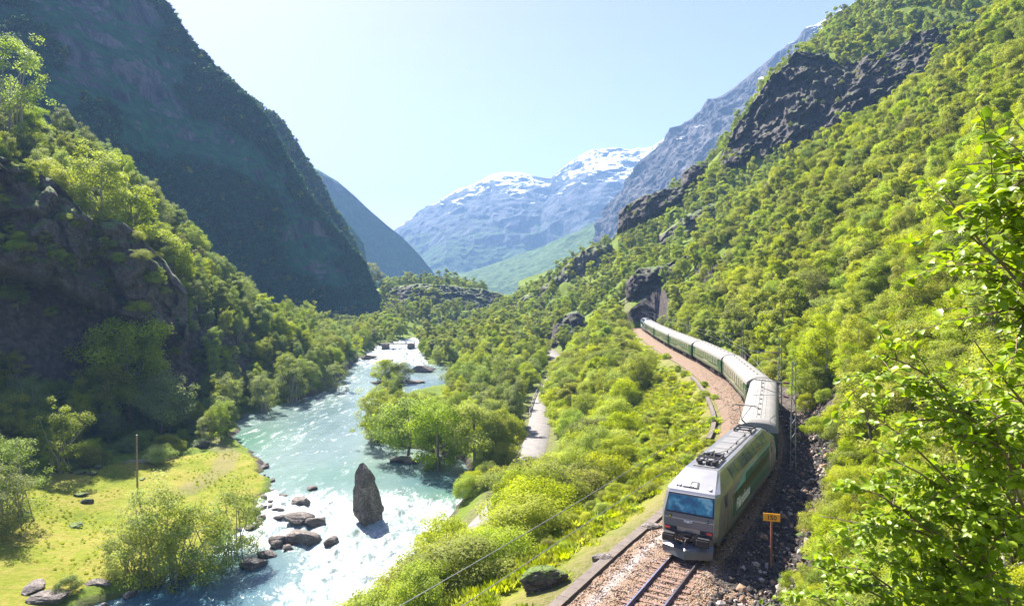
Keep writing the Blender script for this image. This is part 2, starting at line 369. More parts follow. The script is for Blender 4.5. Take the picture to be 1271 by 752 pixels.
for a in ((-160, 205, 14), (-136, 240, -2), (-112, 270, -8), (-84, 305, -10), (-76, 350, -9.5), (-172, 270, 2), (-130, 330, -9), (-100, 420, -9), (-72, 400, -9.5), (-70, 450, -9), (-180, 350, -5), (-120, 480, -8), (-230, 280, 20), (-90, 370, -9.5), (-150, 290, -6)): C.append(a)   # gully behind the ridge
# far valley: terrace and knoll
for a in ((500, 424, 312), (475, 418, 330), (470, 402, 372), (500, 392, 395), (555, 390, 400), (540, 404, 374), (512, 420, 350), (560, 412, 352), (585, 420, 330), (455, 415, 345),
          (480, 384, 425), (530, 382, 432), (600, 385, 440), (470, 362, 490), (500, 356, 492), (530, 353, 488), (570, 356, 492), (610, 364, 500), (650, 372, 520), (520, 358, 560), (600, 362, 580), (455, 358, 560), (430, 394, 470)): cp(*a)
# right side beyond the tunnel: lower wood, crags, ridge
for a in ((600, 440, 262), (640, 432, 262), (560, 440, 268), (600, 410, 330), (630, 400, 372), (690, 438, 222), (720, 440, 206), (755, 425, 205), (700, 418, 250), (660, 410, 305), (760, 395, 238), (735, 388, 280), (690, 392, 320),
          (700, 352, 345), (660, 376, 365), (740, 360, 310), (780, 345, 272), (775, 370, 250), (655, 372, 392), (725, 318, 382), (790, 286, 372), (850, 240, 362), (905, 214, 352),
          (800, 325, 300), (850, 290, 298), (900, 255, 292), (760, 322, 352), (820, 275, 345), (870, 245, 332),
          (850, 330, 252), (880, 302, 246), (930, 262, 240), (1000, 222, 236), (1100, 165, 238), (1180, 110, 240), (1271, 50, 245),
          (905, 205, 318), (960, 186, 300), (1030, 168, 288), (1080, 140, 282), (1130, 102, 278), (1200, 58, 275), (1271, 5, 275),
          (925, 150, 352), (955, 108, 350), (990, 74, 350), (1040, 46, 350), (1085, 6, 352), (1160, -50, 350), (1271, -120, 345), (1400, -180, 340),
          (930, 150, 420), (1000, 70, 440), (1085, 20, 440), (1271, -80, 440), (850, 250, 430), (760, 330, 440), (680, 380, 450), (620, 392, 455), (720, 350, 500), (900, 200, 520), (1150, 20, 540)): cp(*a)
for a in ((1265, 30, 208), (1180, 98, 208), (1100, 153, 206), (1000, 213, 208), (920, 274, 212), (870, 318, 218), (835, 350, 226)): cp(*a)
C = np.array(C); C = C[np.unique(np.round(C[:, :2] / 2.0), axis=0, return_index=True)[1]]
_d = np.linalg.norm(C[:, None, :2] - C[None, :, :2], axis=2); n = len(C)
A_ = np.zeros((n + 3, n + 3)); A_[:n, :n] = -_d + np.eye(n) * .6; A_[:n, n] = 1; A_[:n, n + 1:] = C[:, :2]; A_[n, :n] = 1; A_[n + 1:, :n] = C[:, :2].T
W_ = np.linalg.solve(A_, np.concatenate([C[:, 2], [0, 0, 0]]))
NC = n
def rbf(x, y):
    o = np.empty(x.shape)
    for i in range(0, len(x), 40000):
        a = x[i:i + 40000]; b = y[i:i + 40000]
        o[i:i + 40000] = -np.hypot(a[:, None] - C[None, :, 0], b[:, None] - C[None, :, 1]) @ W_[:NC] + W_[NC] + a * W_[NC + 1] + b * W_[NC + 2]
    return o
MEADOW = np.array([(-90, 48), (-46, 52), (-45.5, 66), (-37, 76), (-36, 90), (-41, 106), (-48, 119), (-54, 121), (-62, 114), (-70, 104), (-74, 96), (-80, 80), (-95, 66)])
def in_poly(x, y, P):
    r = np.zeros(x.shape, bool); j = len(P) - 1
    for i in range(len(P)):
        c = ((P[i, 1] > y) != (P[j, 1] > y)) & (x < (P[j, 0] - P[i, 0]) * (y - P[i, 1]) / (P[j, 1] - P[i, 1] + 1e-12) + P[i, 0]); r ^= c; j = i
    return r
def height(x, y, info=False):
    x = np.asarray(x, float).ravel(); y = np.asarray(y, float).ravel()
    z = rbf(x, y); dt = dist_poly(x, y, TRACK); dr = dist_poly(x, y, ROAD)
    l = np.interp(y, RIVY, RIVL); r = np.interp(y, RIVY, RIVR); zr = RIVZ(y)
    wob = vnoise(np.stack([x * 0, y * .22, y * 0], 1), 5) * 1.0 + vnoise(np.stack([x * 0, y * .8, y * 0], 1), 6) * .45
    l = l + wob; r = r + wob * .8
    dbank = np.maximum(l - x, x - r)         # >0 on land
    q = np.stack([x, y, z * .6], 1)
    nz = fbm(q * .045, 4, 21) * 3.4 + fbm(q * .22, 3, 31, .6) * .8
    calm = sstep(4, 16, np.abs(dt)) * sstep(2.5, 9, np.abs(dr)) * sstep(0, 12, dbank)
    md = in_poly(x, y, MEADOW); calm = np.where(md, calm * .22, calm)
    z = z + nz * calm + fbm(np.stack([x, y, y * 0], 1) * .7, 3, 44) * .16 * sstep(3, 6, np.abs(dt))
    z = np.maximum(z, zr + .5)
    k = 1 - sstep(2.6, 7.0, np.abs(dr)); k = np.where(y > 255, 0, k); z = z * (1 - k) + (ROADZ(y) - .12) * k
    # tunnel stretch is not cut open
    kt = 1 - sstep(4.3, 7.5, np.abs(dt)); kt = np.where(y > 231, kt * (1 - sstep(231, 233, y)), kt); kt = np.where(y < 5, 0, kt)
    z = z * (1 - kt) + (-.62) * kt
    # rubble fallen along the right side of the line
    kb = sstep(-2.6, 1.4, dbank); z = z * kb + (zr - 1.8) * (1 - kb)
    z = np.where((dbank > -2) & (dbank < 2.2), z + .3 * vnoise(np.stack([x, y, y * 0], 1) * 1.1, 9), z)
    if info: return z, dt, dr, dbank, md
    return z
# terrain sheet, finest close to the camera
ang = np.linspace(R(-100), R(100), 760); ang = np.tan(ang / 2.6) ; ang = ang / ang.max() * R(100)
ang = np.linspace(-1, 1, 900); ang = R(100) * (0.72 * ang + .28 * ang ** 3)
rad = 3.5 * (590 / 3.5) ** (np.linspace(0, 1, 520) ** .86)
RR, AA = np.meshgrid(rad, ang, indexing='ij'); X = (RR * np.sin(AA)).ravel(); Y = (RR * np.cos(AA) - 2).ravel()
Z, dt, dr, dbank, md = height(X, Y, True)
ter_me = mesh_np('hillside', np.stack([X, Y, Z], 1), grid_faces(len(rad), len(ang))[:, ::-1], True)
# where bare rock and dirt show
g1 = fbm(np.stack([X, Y, Z], 1) * .06, 4, 71)
rockw = np.zeros(len(X))
rockw = np.maximum(rockw, sstep(2.4, .2, np.abs(dbank)) * np.where(Y > 40, 1, 0) * (.6 + .5 * g1))
rockw = np.maximum(rockw, sstep(-.2, -2.5, dbank) )
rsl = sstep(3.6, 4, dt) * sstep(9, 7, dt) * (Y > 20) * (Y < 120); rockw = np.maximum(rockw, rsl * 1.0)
G = np.gradient(Z.reshape(RR.shape), axis=0) / np.gradient(RR, axis=0); G2 = np.gradient(Z.reshape(RR.shape), axis=1) / (RR * np.gradient(AA, axis=1))
slope = np.hypot(G, G2).ravel(); rockw = np.maximum(rockw, sstep(1.15, 1.7, slope + .3 * g1) * (dbank > 3))
dirt = np.maximum(sstep(7.5, 4.5, np.abs(dt)) * sstep(3, 4, np.abs(dt)), 0) * (Y > 5) * .6 * ((dt < 0) | (Y < 31))
dirt = np.maximum(dirt, (sstep(5, 3, np.abs(dr))) * .6 * (Y < 255))
pth = dist_poly(X, Y, np.array([(-50., 98.), (-49., 108.), (-52., 118.), (-60., 128.), (-66., 140.)])); dirt = np.maximum(dirt, sstep(2.6, 1.2, np.abs(pth)) * .55)
strip = sstep(-14, -8, dt) * (dt < 0) * (Y > 15) * (Y < 125) + sstep(-8, -5, dt) * (dt < 0) * (Y >= 125) * (Y < 230)
attr(ter_me, 'rock', rockw); attr(ter_me, 'dirt', dirt); attr(ter_me, 'meadow', np.maximum(md * 1.0, np.clip(strip, 0, 1) * .75))
hill = link('hillside', ter_me, MAT['ground_mix']); tag(hill, kind='structure')
# the ground beyond, one sheet to the horizon
gm = MB(); s_ = 5600
ys = [-500, 300, 600, 900, 5600]
gm.add([(-s_, -500, -26), (s_, -500, -26), (s_, s_, -26), (-s_, s_, -26)], [(0, 1, 2, 3)])
m2, n2, b2 = newmat('ground_far'); b2.inputs['Base Color'].default_value = (.06, .1, .03, 1); b2.inputs['Roughness'].default_value = .95
rr_ = ramp(n2, [(.3, (.03, .06, .02)), (.7, (.09, .13, .04))]); n2.links.new(noise(n2, coords(n2, world=True), .05, 6), rr_.inputs[0]); n2.links.new(rr_.outputs[0], b2.inputs['Base Color'])
tag(gm.build('ground', m2), kind='structure')
# height cache for placing things
GX = np.arange(-300, 361, 2.0); GY = np.arange(-20, 561, 2.0); gx, gy = np.meshgrid(GX, GY, indexing='ij')
GZ, _dt, _dr, _db, _md = [a.reshape(gx.shape) for a in height(gx, gy, True)]
def hz(x, y):
    fx = np.clip((np.asarray(x, float) + 300) / 2, 0, len(GX) - 1.01); fy = np.clip((np.asarray(y, float) + 20) / 2, 0, len(GY) - 1.01)
    i = fx.astype(int); j = fy.astype(int); a = fx - i; b = fy - j
    return GZ[i, j] * (1 - a) * (1 - b) + GZ[i + 1, j] * a * (1 - b) + GZ[i, j + 1] * (1 - a) * b + GZ[i + 1, j + 1] * a * b
hz1 = lambda x, y: float(height([x], [y])[0])
def seen(P, tol=2.0):
    """is the point free of terrain between it and the camera"""
    P = np.asarray(P, float); ok = np.ones(len(P), bool)
    for t in np.linspace(.06, .97, 60):
        q = P * t + np.array([0, 0, CAM_Z]) * (1 - t); ok &= q[:, 2] > hz(q[:, 0], q[:, 1]) - tol
    return ok

# ------------------------------------------------------------------ river
ny, nx = 1500, 150
yy = 12 * (420 / 12) ** np.linspace(0, 1, ny); yy = np.interp(np.linspace(0, 1, ny), [0, .08, .62, 1], [12, 55, 150, 430])
tt = np.linspace(-.06, 1.06, nx); YY, TT = np.meshgrid(yy, tt, indexing='ij')
L_ = np.interp(YY, RIVY, RIVL) - 2.0; R_ = np.interp(YY, RIVY, RIVR) + 2.0; XX = L_ + (R_ - L_) * TT; ZZ = RIVZ(YY)
x, y = XX.ravel(), YY.ravel(); ROCK = at(465, 652, 88)[:2]
def blob(cx, cy, rx, ry): return np.exp(-(((x - cx) / rx) ** 2 + ((y - cy) / ry) ** 2))
t = TT.ravel()
fo = np.zeros(len(x))
fo += .5 * sstep(106, 92, y + 4 * vnoise(np.stack([x * .12, y * .05, y * 0], 1), 3))          # the rapids
fo -= .95 * blob(-37, 66, 10, 11)                                      # calm pool below the meadow
fo -= .5 * blob(-29, 72, 5, 7)
fo += .25 * blob(-18, 72, 8, 16); fo += .35 * blob(-22, 95, 10, 5); fo += .3 * blob(-33, 92, 5, 8)
fo -= .25 * blob(-9, 99, 7, 6); fo += .35 * blob(-13, 93, 5, 2.4)
fo -= .35 * blob(-15.5, 86, 2.2, 4)
fo += .62 * sstep(225, 262, y) ; fo += .22 * blob(-52, 185, 8, 25); fo += .16 * blob(-45, 140, 10, 16) + .2 * blob(-54, 215, 7, 20)
fo += .12 * blob(-35, 115, 12, 8)
rough_w = np.clip(fo, 0, 1)
p2 = np.stack([x, y * .55, y * 0], 1)
wave = fbm(p2 * .55, 4, 90, .6) * (.06 + 1.1 * rough_w) + fbm(p2 * .16, 2, 95) * .45 * rough_w + fbm(p2 * 1.8, 3, 97, .6) * (.02 + .13 * rough_w)
pil = np.exp(-(((x - ROCK[0]) / 2.6) ** 2 + ((y - ROCK[1] - 3) / 2.2) ** 2)) * .8
z = ZZ.ravel() + wave + pil
riv = mesh_np('river', np.stack([x, y, z], 1), grid_faces(ny, nx)[:, ::-1], True)
attr(riv, 'foam', fo); attr(riv, 'deep', np.clip(blob(-36, 66, 12, 12) + .5 * blob(-13, 106, 10, 6), 0, 1)); attr(riv, 'green', np.clip(blob(-56, 128, 9, 16) + .8 * blob(-6, 98, 9, 8) + .5 * blob(-30, 108, 14, 8), 0, 1))
m, nn, b = newmat('river_water'); v = coords(nn, (1, .36, 1), world=True)
A = lambda s: N(nn, 'ShaderNodeAttribute', attribute_name=s).outputs['Fac']
f1 = noise(nn, v, .42, 10, .62, 1.2); f2 = noise(nn, v, 1.7, 8, .65, 1.8); f3 = noise(nn, v, .06, 4)
body = ramp(nn, [(.35, (.09, .145, .138)), (.6, (.18, .24, .225))]); nn.links.new(f3, body.inputs[0])
c = mix(nn, A('green'), body.outputs[0], (.075, .17, .11)); c = mix(nn, A('deep'), c, (.025, .085, .13))
s = math_(nn, 'ADD', A('foam'), math_(nn, 'ADD', math_(nn, 'MULTIPLY', math_(nn, 'SUBTRACT', f1, .5), 2.2), math_(nn, 'MULTIPLY', math_(nn, 'SUBTRACT', f2, .5), 1.3)))
fm = maprange(nn, s, .22, .85)
fc = ramp(nn, [(.38, (.2, .27, .265)), (.52, (.36, .4, .39)), (.66, (.52, .54, .53))]); nn.links.new(f2, fc.inputs[0]); c = mix(nn, fm, c, fc.outputs[0]); nn.links.new(c, b.inputs['Base Color'])
nn.links.new(maprange(nn, fm, 0, 1, .12, .7), b.inputs['Roughness']); b.inputs['IOR'].default_value = 1.33
bump(nn, math_(nn, 'ADD', f1, math_(nn, 'MULTIPLY', noise(nn, v, 5, 5, .6), .45)), .55, .35, b)
tag(link('river', riv, m), kind='structure')

# ------------------------------------------------------------------ road
def ribbon(P, offs, zf, name, mat, y0=-1e9, y1=1e9):
    T = np.gradient(P, axis=0); T /= np.linalg.norm(T, axis=1)[:, None]; Nn = np.stack([T[:, 1], -T[:, 0]], 1)
    k = (P[:, 1] > y0) & (P[:, 1] < y1); P = P[k]; Nn = Nn[k]; V = []
    for o, dz in offs: V.append(np.stack([P[:, 0] + Nn[:, 0] * o, P[:, 1] + Nn[:, 1] * o, zf(P[:, 1]) + dz], 1))
    V = np.stack(V, 1).reshape(-1, 3); return link(name, mesh_np(name, V, grid_faces(len(P), len(offs))[:, ::-1], True), mat)
m, nn, b = newmat('road_surface'); v = coords(nn, world=True)
r = ramp(nn, [(.3, (.13, .12, .115)), (.6, (.2, .185, .175)), (.8, (.15, .14, .13))]); nn.links.new(noise(nn, v, .8, 8, .7), r.inputs[0]); nn.links.new(r.outputs[0], b.inputs['Base Color']); b.inputs['Roughness'].default_value = .9
bump(nn, noise(nn, v, 30, 3), .4, .02, b)
tag(ribbon(ROAD, [(-2.35, -.3), (-2.15, 0), (0, .05), (2.15, 0), (2.35, -.3)], lambda y: ROADZ(y) + .05, 'road', m, 20, 256), kind='structure')

# ------------------------------------------------------------------ mountains (each a solid shape at its own distance)
def mountain(name, ridge, base, back, mat, nu=240, nv=150, amp=8, fs=.02, bulge=0.0, seed=1, zb=-30, zs=.45, ridged=.5, ledge=0.0):
    def res(L, k):
        P = np.array([at(*q) for q in L]); s = arclen(P); t = np.linspace(0, s[-1], k); return np.stack([np.interp(t, s, P[:, i]) for i in range(3)], 1)
    rp = res(ridge, nu); bp = res(base, nu); bp[:, 2] = np.minimum(bp[:, 2], rp[:, 2] - 1)
    d = rp[:, :2] / np.linalg.norm(rp[:, :2], axis=1)[:, None]
    if np.isscalar(back): bk = np.concatenate([rp[:, :2] + d * back, np.full((nu, 1), zb)], 1)
    else: bk = rp + np.array(back)[None]; bk[:, 2] = zb
    n1 = int(nv * .75); t = np.linspace(0, 1, n1)[None, :, None]
    V1 = bp[:, None] * (1 - t) + rp[:, None] * t; V1[..., 2] += bulge * (rp[:, 2] - bp[:, 2])[:, None] * np.sin(np.pi * t[..., 0])
    t2 = np.linspace(0, 1, nv - n1 + 1)[None, 1:, None]; V2 = rp[:, None] * (1 - t2) + bk[:, None] * t2
    V = np.concatenate([V1, V2], 1); sh = V.shape
    du = np.gradient(V, axis=0); dv = np.gradient(V, axis=1); Nn = np.cross(du, dv); Nn /= np.linalg.norm(Nn, axis=2)[..., None] + 1e-9
    tocam = -V + np.array([0, 0, CAM_Z]); sgn = np.sign((Nn[:, :n1] * tocam[:, :n1]).sum(2)).mean(); Nn *= (1 if sgn > 0 else -1)
    q = V.reshape(-1, 3) * np.array([1, 1, zs])
    a = fbm(q * fs, 6, seed, .55) * (1 - ridged) + fbm(q * fs * .8, 6, seed + 9, .55, True) * ridged
    if ledge: a += ledge * fbm(V.reshape(-1, 3) * np.array([.3, .3, 1.6]) * fs, 5, seed + 20, .6)
    w_ = np.ones(nv); w_[n1:] = .6; at_r = 1 - .75 * np.exp(-((np.arange(nv) - n1 + 1) / (nv * .02)) ** 2); w_ *= at_r
    V = V + Nn * (a.reshape(sh[:2]) * w_[None] * amp)[..., None]
    o = link(name, mesh_np(name, V.reshape(-1, 3), grid_faces(nu, nv), True), mat); tag(o, kind='structure'); return o, V[:, :n1], Nn[:, :n1]

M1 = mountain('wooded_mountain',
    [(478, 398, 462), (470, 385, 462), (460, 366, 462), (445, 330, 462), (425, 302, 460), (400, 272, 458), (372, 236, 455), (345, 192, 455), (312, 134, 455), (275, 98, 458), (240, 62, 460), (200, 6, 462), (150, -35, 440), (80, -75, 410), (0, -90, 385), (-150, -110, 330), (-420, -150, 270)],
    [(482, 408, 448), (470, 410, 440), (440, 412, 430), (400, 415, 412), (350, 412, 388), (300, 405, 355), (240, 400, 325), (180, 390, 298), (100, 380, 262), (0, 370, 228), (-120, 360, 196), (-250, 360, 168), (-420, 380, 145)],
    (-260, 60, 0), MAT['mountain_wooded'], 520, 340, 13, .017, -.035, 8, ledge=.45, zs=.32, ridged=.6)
M2 = mountain('second_spur', [(470, 380, 560), (455, 345, 565), (430, 295, 570), (412, 262, 575), (395, 228, 580), (375, 196, 590), (345, 150, 600), (310, 125, 610), (200, 60, 620)],
    [(482, 395, 545), (440, 400, 530), (400, 400, 520), (350, 400, 510), (250, 400, 500)], (-250, 80, 0), MAT['mountain_wooded'], 200, 150, 7, .02, .02, 14)
mountain('left_blue_peak', [(450, 300, 900), (420, 262, 905), (400, 232, 910), (384, 206, 920), (366, 182, 930), (345, 160, 940), (325, 136, 950), (300, 117, 960), (250, 90, 980)],
    [(460, 380, 860), (430, 380, 850), (380, 380, 840), (300, 380, 820), (200, 380, 800)], (-300, 120, 0), MAT['mountain_blue'], 160, 120, 14, .012, .02, 24)
mountain('distant_blue_mountain', [(552, 360, 1420), (538, 338, 1430), (522, 318, 1450), (500, 295, 1470), (480, 279, 1480), (460, 262, 1490), (440, 243, 1500), (420, 226, 1510), (395, 211, 1520), (370, 200, 1540), (300, 170, 1560), (200, 120, 1600)],
    [(562, 366, 1395), (530, 366, 1385), (500, 366, 1375), (460, 366, 1365), (420, 366, 1350), (300, 366, 1320), (200, 366, 1300)], (-500, 200, 0), MAT['mountain_blue'], 260, 160, 26, .006, .03, 34)
mountain('far_snow_peak', [(440, 320, 5000), (475, 298, 5000), (490, 286, 5000), (510, 272, 5000), (530, 262, 5000), (550, 256, 5000), (600, 275, 5000), (680, 300, 5000)],
    [(440, 350, 4300), (550, 350, 4300), (680, 350, 4300)], 600, MAT['snowfield'], 120, 60, 50, .0015, .02, 44)
mountain('snowy_mountain', [(470, 322, 3300), (500, 286, 3350), (520, 272, 3350), (541, 258, 3350), (560, 247, 3350), (580, 237, 3350), (597, 226, 3350), (608, 218, 3350), (622, 215, 3350), (645, 215, 3350), (668, 219, 3350), (684, 221, 3350), (700, 207, 3300), (718, 194, 3250), (735, 186, 3200), (760, 185, 3150), (785, 187, 3150), (812, 183, 3150), (850, 160, 3100), (900, 140, 3100)],
    [(440, 362, 2500), (520, 362, 2400), (600, 362, 2350), (700, 362, 2300), (800, 350, 2250), (900, 340, 2200)], 700, MAT['mountain_snow'], 520, 320, 120, .0024, .04, 54, zs=.8, ridged=.6)
mountain('green_foothill', [(540, 350, 1900), (570, 343, 1900), (600, 332, 1900), (640, 318, 1900), (680, 303, 1850), (720, 286, 1800), (760, 266, 1750), (800, 246, 1700), (860, 220, 1650)],
    [(530, 368, 1600), (640, 368, 1550), (760, 360, 1450), (860, 350, 1400)], 400, MAT['foothill_green'], 260, 140, 26, .006, .02, 64)
mountain('rocky_blue_mountain', [(745, 262, 1700), (775, 232, 1690), (800, 196, 1680), (820, 178, 1660), (842, 161, 1640), (866, 144, 1620), (890, 124, 1600), (915, 106, 1580), (940, 86, 1560), (965, 66, 1550), (990, 50, 1540), (1010, 36, 1530), (1040, 14, 1520), (1064, 4, 1510), (1085, -12, 1500), (1150, -60, 1480), (1260, -140, 1450)],
    [(735, 300, 1500), (780, 320, 1400), (850, 330, 1250), (950, 330, 1150), (1050, 330, 1100), (1260, 330, 1050)], (400, 300, 0), MAT['mountain_rock'], 560, 360, 46, .011, .02, 74, zs=.5, ridged=.7)

# ------------------------------------------------------------------ crags on the slopes
def blocks_(q):
    """constant offset per irregular cell: broken blocks"""
    o = np.empty(len(q))
    for i, v_ in enumerate(q): w_ = mnoise.voronoi(Vector(v_))[1][0]; o[i] = math.sin(w_.x * 12.9 + w_.y * 78.2 + w_.z * 37.7)
    return o
def crag(top, bot, thick, mat, amp=1.5, seed=0, nu=None, label=None, fs=.16):
    def res(L, k):
        P = np.array([at(*q) for q in L]); s = arclen(P); t = np.linspace(0, s[-1], k); return np.stack([np.interp(t, s, P[:, i]) for i in range(3)], 1)
    Lm = np.linalg.norm(np.diff(np.array([at(*q) for q in top]), axis=0), axis=1).sum(); nu = nu or int(min(300, max(40, Lm / .55)))
    tp_ = res(top, nu); bt = res(bot, nu); hgt = np.linalg.norm(tp_ - bt, axis=1).mean(); nv = int(min(150, max(18, hgt / .42)))
    e = np.sin(np.linspace(0, np.pi, nu)) ** .35
    d = tp_[:, :2] / np.linalg.norm(tp_[:, :2], axis=1)[:, None]; Dv = np.concatenate([d, np.zeros((nu, 1))], 1)
    t = np.linspace(0, 1, nv)[None, :, None]; V = bt[:, None] * (1 - t) + tp_[:, None] * t
    prof = np.interp(t[0, :, 0], [0, .12, .5, .85, 1], [0, -.25, -.35, -.5, 0])
    V = V + Dv[:, None] * (prof[None, :, None] * 2.2)
    q = V.reshape(-1, 3); a = fbm(q * np.array([1, 1, .7]) * fs, 5, seed, .6, True) + .8 * fbm(q * np.array([.35, .35, 1.8]) * fs, 5, seed + 5, .65)
    bl = blocks_(q * np.array([.15, .15, .13]) * (fs / .12) ** .6 + vnoise(q * .1, 4)[:, None] * .35) * .9 + blocks_(q * np.array([.42, .42, .3]) * (fs / .12) ** .6 + 40) * .33 + fbm(q * .5, 4, seed + 3, .6) * .35
    a = a * .55 + bl
    V = V - Dv[:, None] * ((a.reshape(nu, nv) * amp)[..., None]); V[..., 2] += fbm(q * fs * 1.4, 4, seed + 8).reshape(nu, nv) * amp * .5
    V = V + Dv[:, None] * ((1 - e)[:, None, None] * thick * .7)
    topb = V[:, -1:] + Dv[:, None] * np.array([.35, 1.0])[None, :, None] * thick; topb[..., 2] += np.array([.4, -2.5])[None]
    low = V[:, :1] + Dv[:, None] * thick * .8; low[..., 2] -= 2
    V = np.concatenate([low, V, topb], 1)
    o = link('crag', mesh_np('crag', V.reshape(-1, 3), grid_faces(nu, V.shape[1])[:, ::-1], False), mat); tag(o, kind='structure'); CRAGS.append(V[::3, ::3].reshape(-1, 3)); return o
CRAGS = []
rd, rb = MAT['rock_dark'], MAT['rock_brown']
crag([(896, 184, 318), (912, 160, 322), (935, 128, 324), (958, 98, 324), (988, 68, 326), (1020, 66, 322), (1045, 78, 312), (1085, 66, 300), (1130, 48, 290), (1180, 34, 282), (1230, 10, 278)],
     [(893, 206, 314), (912, 206, 304), (940, 200, 298), (965, 190, 294), (992, 182, 288), (1025, 168, 284), (1052, 146, 280), (1085, 126, 276), (1118, 104, 272), (1160, 80, 268), (1225, 34, 266)], 26, rd, 5.0, 3, fs=.075)
crag([(636, 382, 372), (650, 368, 366), (680, 352, 358), (706, 326, 354), (730, 306, 352), (760, 302, 348)], [(640, 400, 368), (652, 398, 360), (682, 378, 352), (706, 364, 346), (736, 342, 342), (764, 326, 340)], 16, rb, 2.4, 13, fs=.12)
crag([(768, 262, 350), (785, 250, 348), (800, 242, 346), (825, 236, 344), (850, 228, 342)], [(766, 284, 346), (785, 276, 342), (803, 268, 338), (826, 256, 336), (850, 240, 334)], 12, rd, 1.8, 23)
crag([(846, 214, 346), (862, 204, 346), (878, 200, 344)], [(846, 230, 340), (862, 222, 340), (880, 212, 338)], 10, rd, 1.5, 27)
crag([(686, 408, 250), (702, 392, 250), (716, 388, 248), (726, 396, 246)], [(680, 440, 242), (700, 440, 240), (716, 436, 238), (728, 428, 238)], 10, rd, 1.6, 33)
crag([(776, 352, 240), (792, 334, 240), (822, 330, 238), (850, 318, 236), (885, 306, 232), (925, 300, 226)], [(778, 392, 234), (796, 384, 233), (822, 376, 230), (850, 354, 228), (890, 334, 224), (930, 322, 218)], 14, rd, 2.0, 43)
crag([(908, 268, 252), (935, 258, 248), (965, 254, 244), (990, 246, 242)], [(910, 296, 240), (935, 284, 238), (966, 270, 236), (992, 258, 234)], 10, rb, 1.8, 53)
crag([(945, 226, 254), (975, 212, 252), (1005, 212, 248), (1040, 190, 246), (1062, 182, 244)], [(946, 240, 246), (978, 238, 244), (1008, 230, 240), (1042, 208, 238), (1064, 198, 236)], 10, rb, 1.8, 63)
crag([(818, 292, 300), (840, 276, 298), (862, 262, 296), (890, 250, 294)], [(820, 304, 294), (842, 296, 290), (864, 282, 288), (892, 266, 286)], 8, rb, 1.5, 67)
crag([(1180, 84, 222), (1215, 62, 220), (1245, 42, 220)], [(1182, 100, 217), (1216, 80, 216), (1246, 58, 216)], 8, rd, 1.3, 69)
# left crags under the sunlit shoulder
crag([(-120, 150, round(110 * KX(-120), 1)), (-40, 185, round(110 * KX(-40), 1)), (20, 205, round(112 * KX(20), 1)), (70, 232, round(116 * KX(70), 1)), (110, 262, round(119 * KX(110), 1)), (160, 282, round(123 * KX(160), 1)), (205, 325, round(130 * KX(205), 1)), (232, 362, round(136 * KX(232), 1))],
     [(-120, 330, round(98 * KX(-120), 1)), (-40, 330, round(101 * KX(-40), 1)), (20, 335, round(105 * KX(20), 1)), (70, 350, round(109 * KX(70), 1)), (110, 372, round(113 * KX(110), 1)), (160, 392, round(119 * KX(160), 1)), (205, 415, round(127 * KX(205), 1)), (234, 420, round(133 * KX(234), 1))], 12, rb, 3.2, 73, fs=.12)
crag([(60, 172, round(150 * KX(60), 1)), (110, 205, round(158 * KX(110), 1)), (150, 238, round(166 * KX(150), 1)), (190, 268, round(174 * KX(190), 1)), (228, 318, round(182 * KX(228), 1))], [(60, 205, round(144 * KX(60), 1)), (110, 240, round(151 * KX(110), 1)), (150, 272, round(158 * KX(150), 1)), (190, 304, round(166 * KX(190), 1)), (228, 345, round(176 * KX(228), 1))], 9, rd, 1.6, 93)
# terrace face and the knoll's shaded face
crag([(494, 390, 392), (520, 391, 388), (545, 393, 384), (562, 400, 380)], [(492, 418, 376), (520, 420, 372), (545, 418, 370), (564, 414, 370)], 14, rd, 2.0, 103)
crag([(484, 358, 470), (520, 352, 466), (560, 355, 466), (600, 360, 472), (640, 368, 480)], [(482, 384, 450), (520, 382, 444), (560, 386, 442), (600, 392, 444), (640, 396, 452)], 18, rd, 2.5, 113)
CR = np.vstack(CRAGS)
#PART3
# ------------------------------------------------------------------ track bed, rails, sleepers
m, nn, b = newmat('ballast'); v = coords(nn, world=True)
vo = N(nn, 'ShaderNodeTexVoronoi'); vo.inputs['Scale'].default_value = 13; nn.links.new(v, vo.inputs['Vector'])
r = ramp(nn, [(0, (.07, .045, .03)), (.3, (.18, .115, .065)), (.55, (.29, .205, .13)), (.8, (.11, .08, .06)), (1, (.38, .31, .24))]); nn.links.new(vo.outputs['Color'], r.inputs[0])
f = noise(nn, v, .5, 5); c = mix(nn, maprange(nn, f, .35, .65, 0, .55), r.outputs[0], (.19, .11, .065)); 
A = N(nn, 'ShaderNodeAttribute', attribute_name='pale').outputs['Fac']; c = mix(nn, math_(nn, 'MULTIPLY', A, maprange(nn, noise(nn, v, 4, 4), .35, .6)), c, (.42, .38, .36)); c = mix(nn, math_(nn, 'MULTIPLY', N(nn, 'ShaderNodeAttribute', attribute_name='dark_right').outputs['Fac'], maprange(nn, noise(nn, v, 1.5, 5), .25, .5)), c, (.035, .03, .028))
nn.links.new(c, b.inputs['Base Color']); b.inputs['Roughness'].default_value = .9; bump(nn, vo.outputs['Distance'], 1.0, .08, b)
k = (TRACK[:, 1] > 8) & (TRACK[:, 1] < 256); TP = TRACK[k][::1]; Tn = np.gradient(TP, axis=0); Tn /= np.linalg.norm(Tn, axis=1)[:, None]; Nn_ = np.stack([Tn[:, 1], -Tn[:, 0]], 1)
offs = np.array([-4.2, -3.6, -3.3, -3.0, -2.7, -2.5, -2.3, -2.0, -1.6, -1.3, -1.0, -.6, -.2, .2, .6, 1.0, 1.3, 1.6, 2.0, 2.4, 2.8, 3.2, 3.6, 4.0]); zz = np.interp(offs, [-4.2, -3.3, -1.5, 1.5, 2.6, 4.0], [-.5, -.42, -.22, -.22, -.4, -.66])
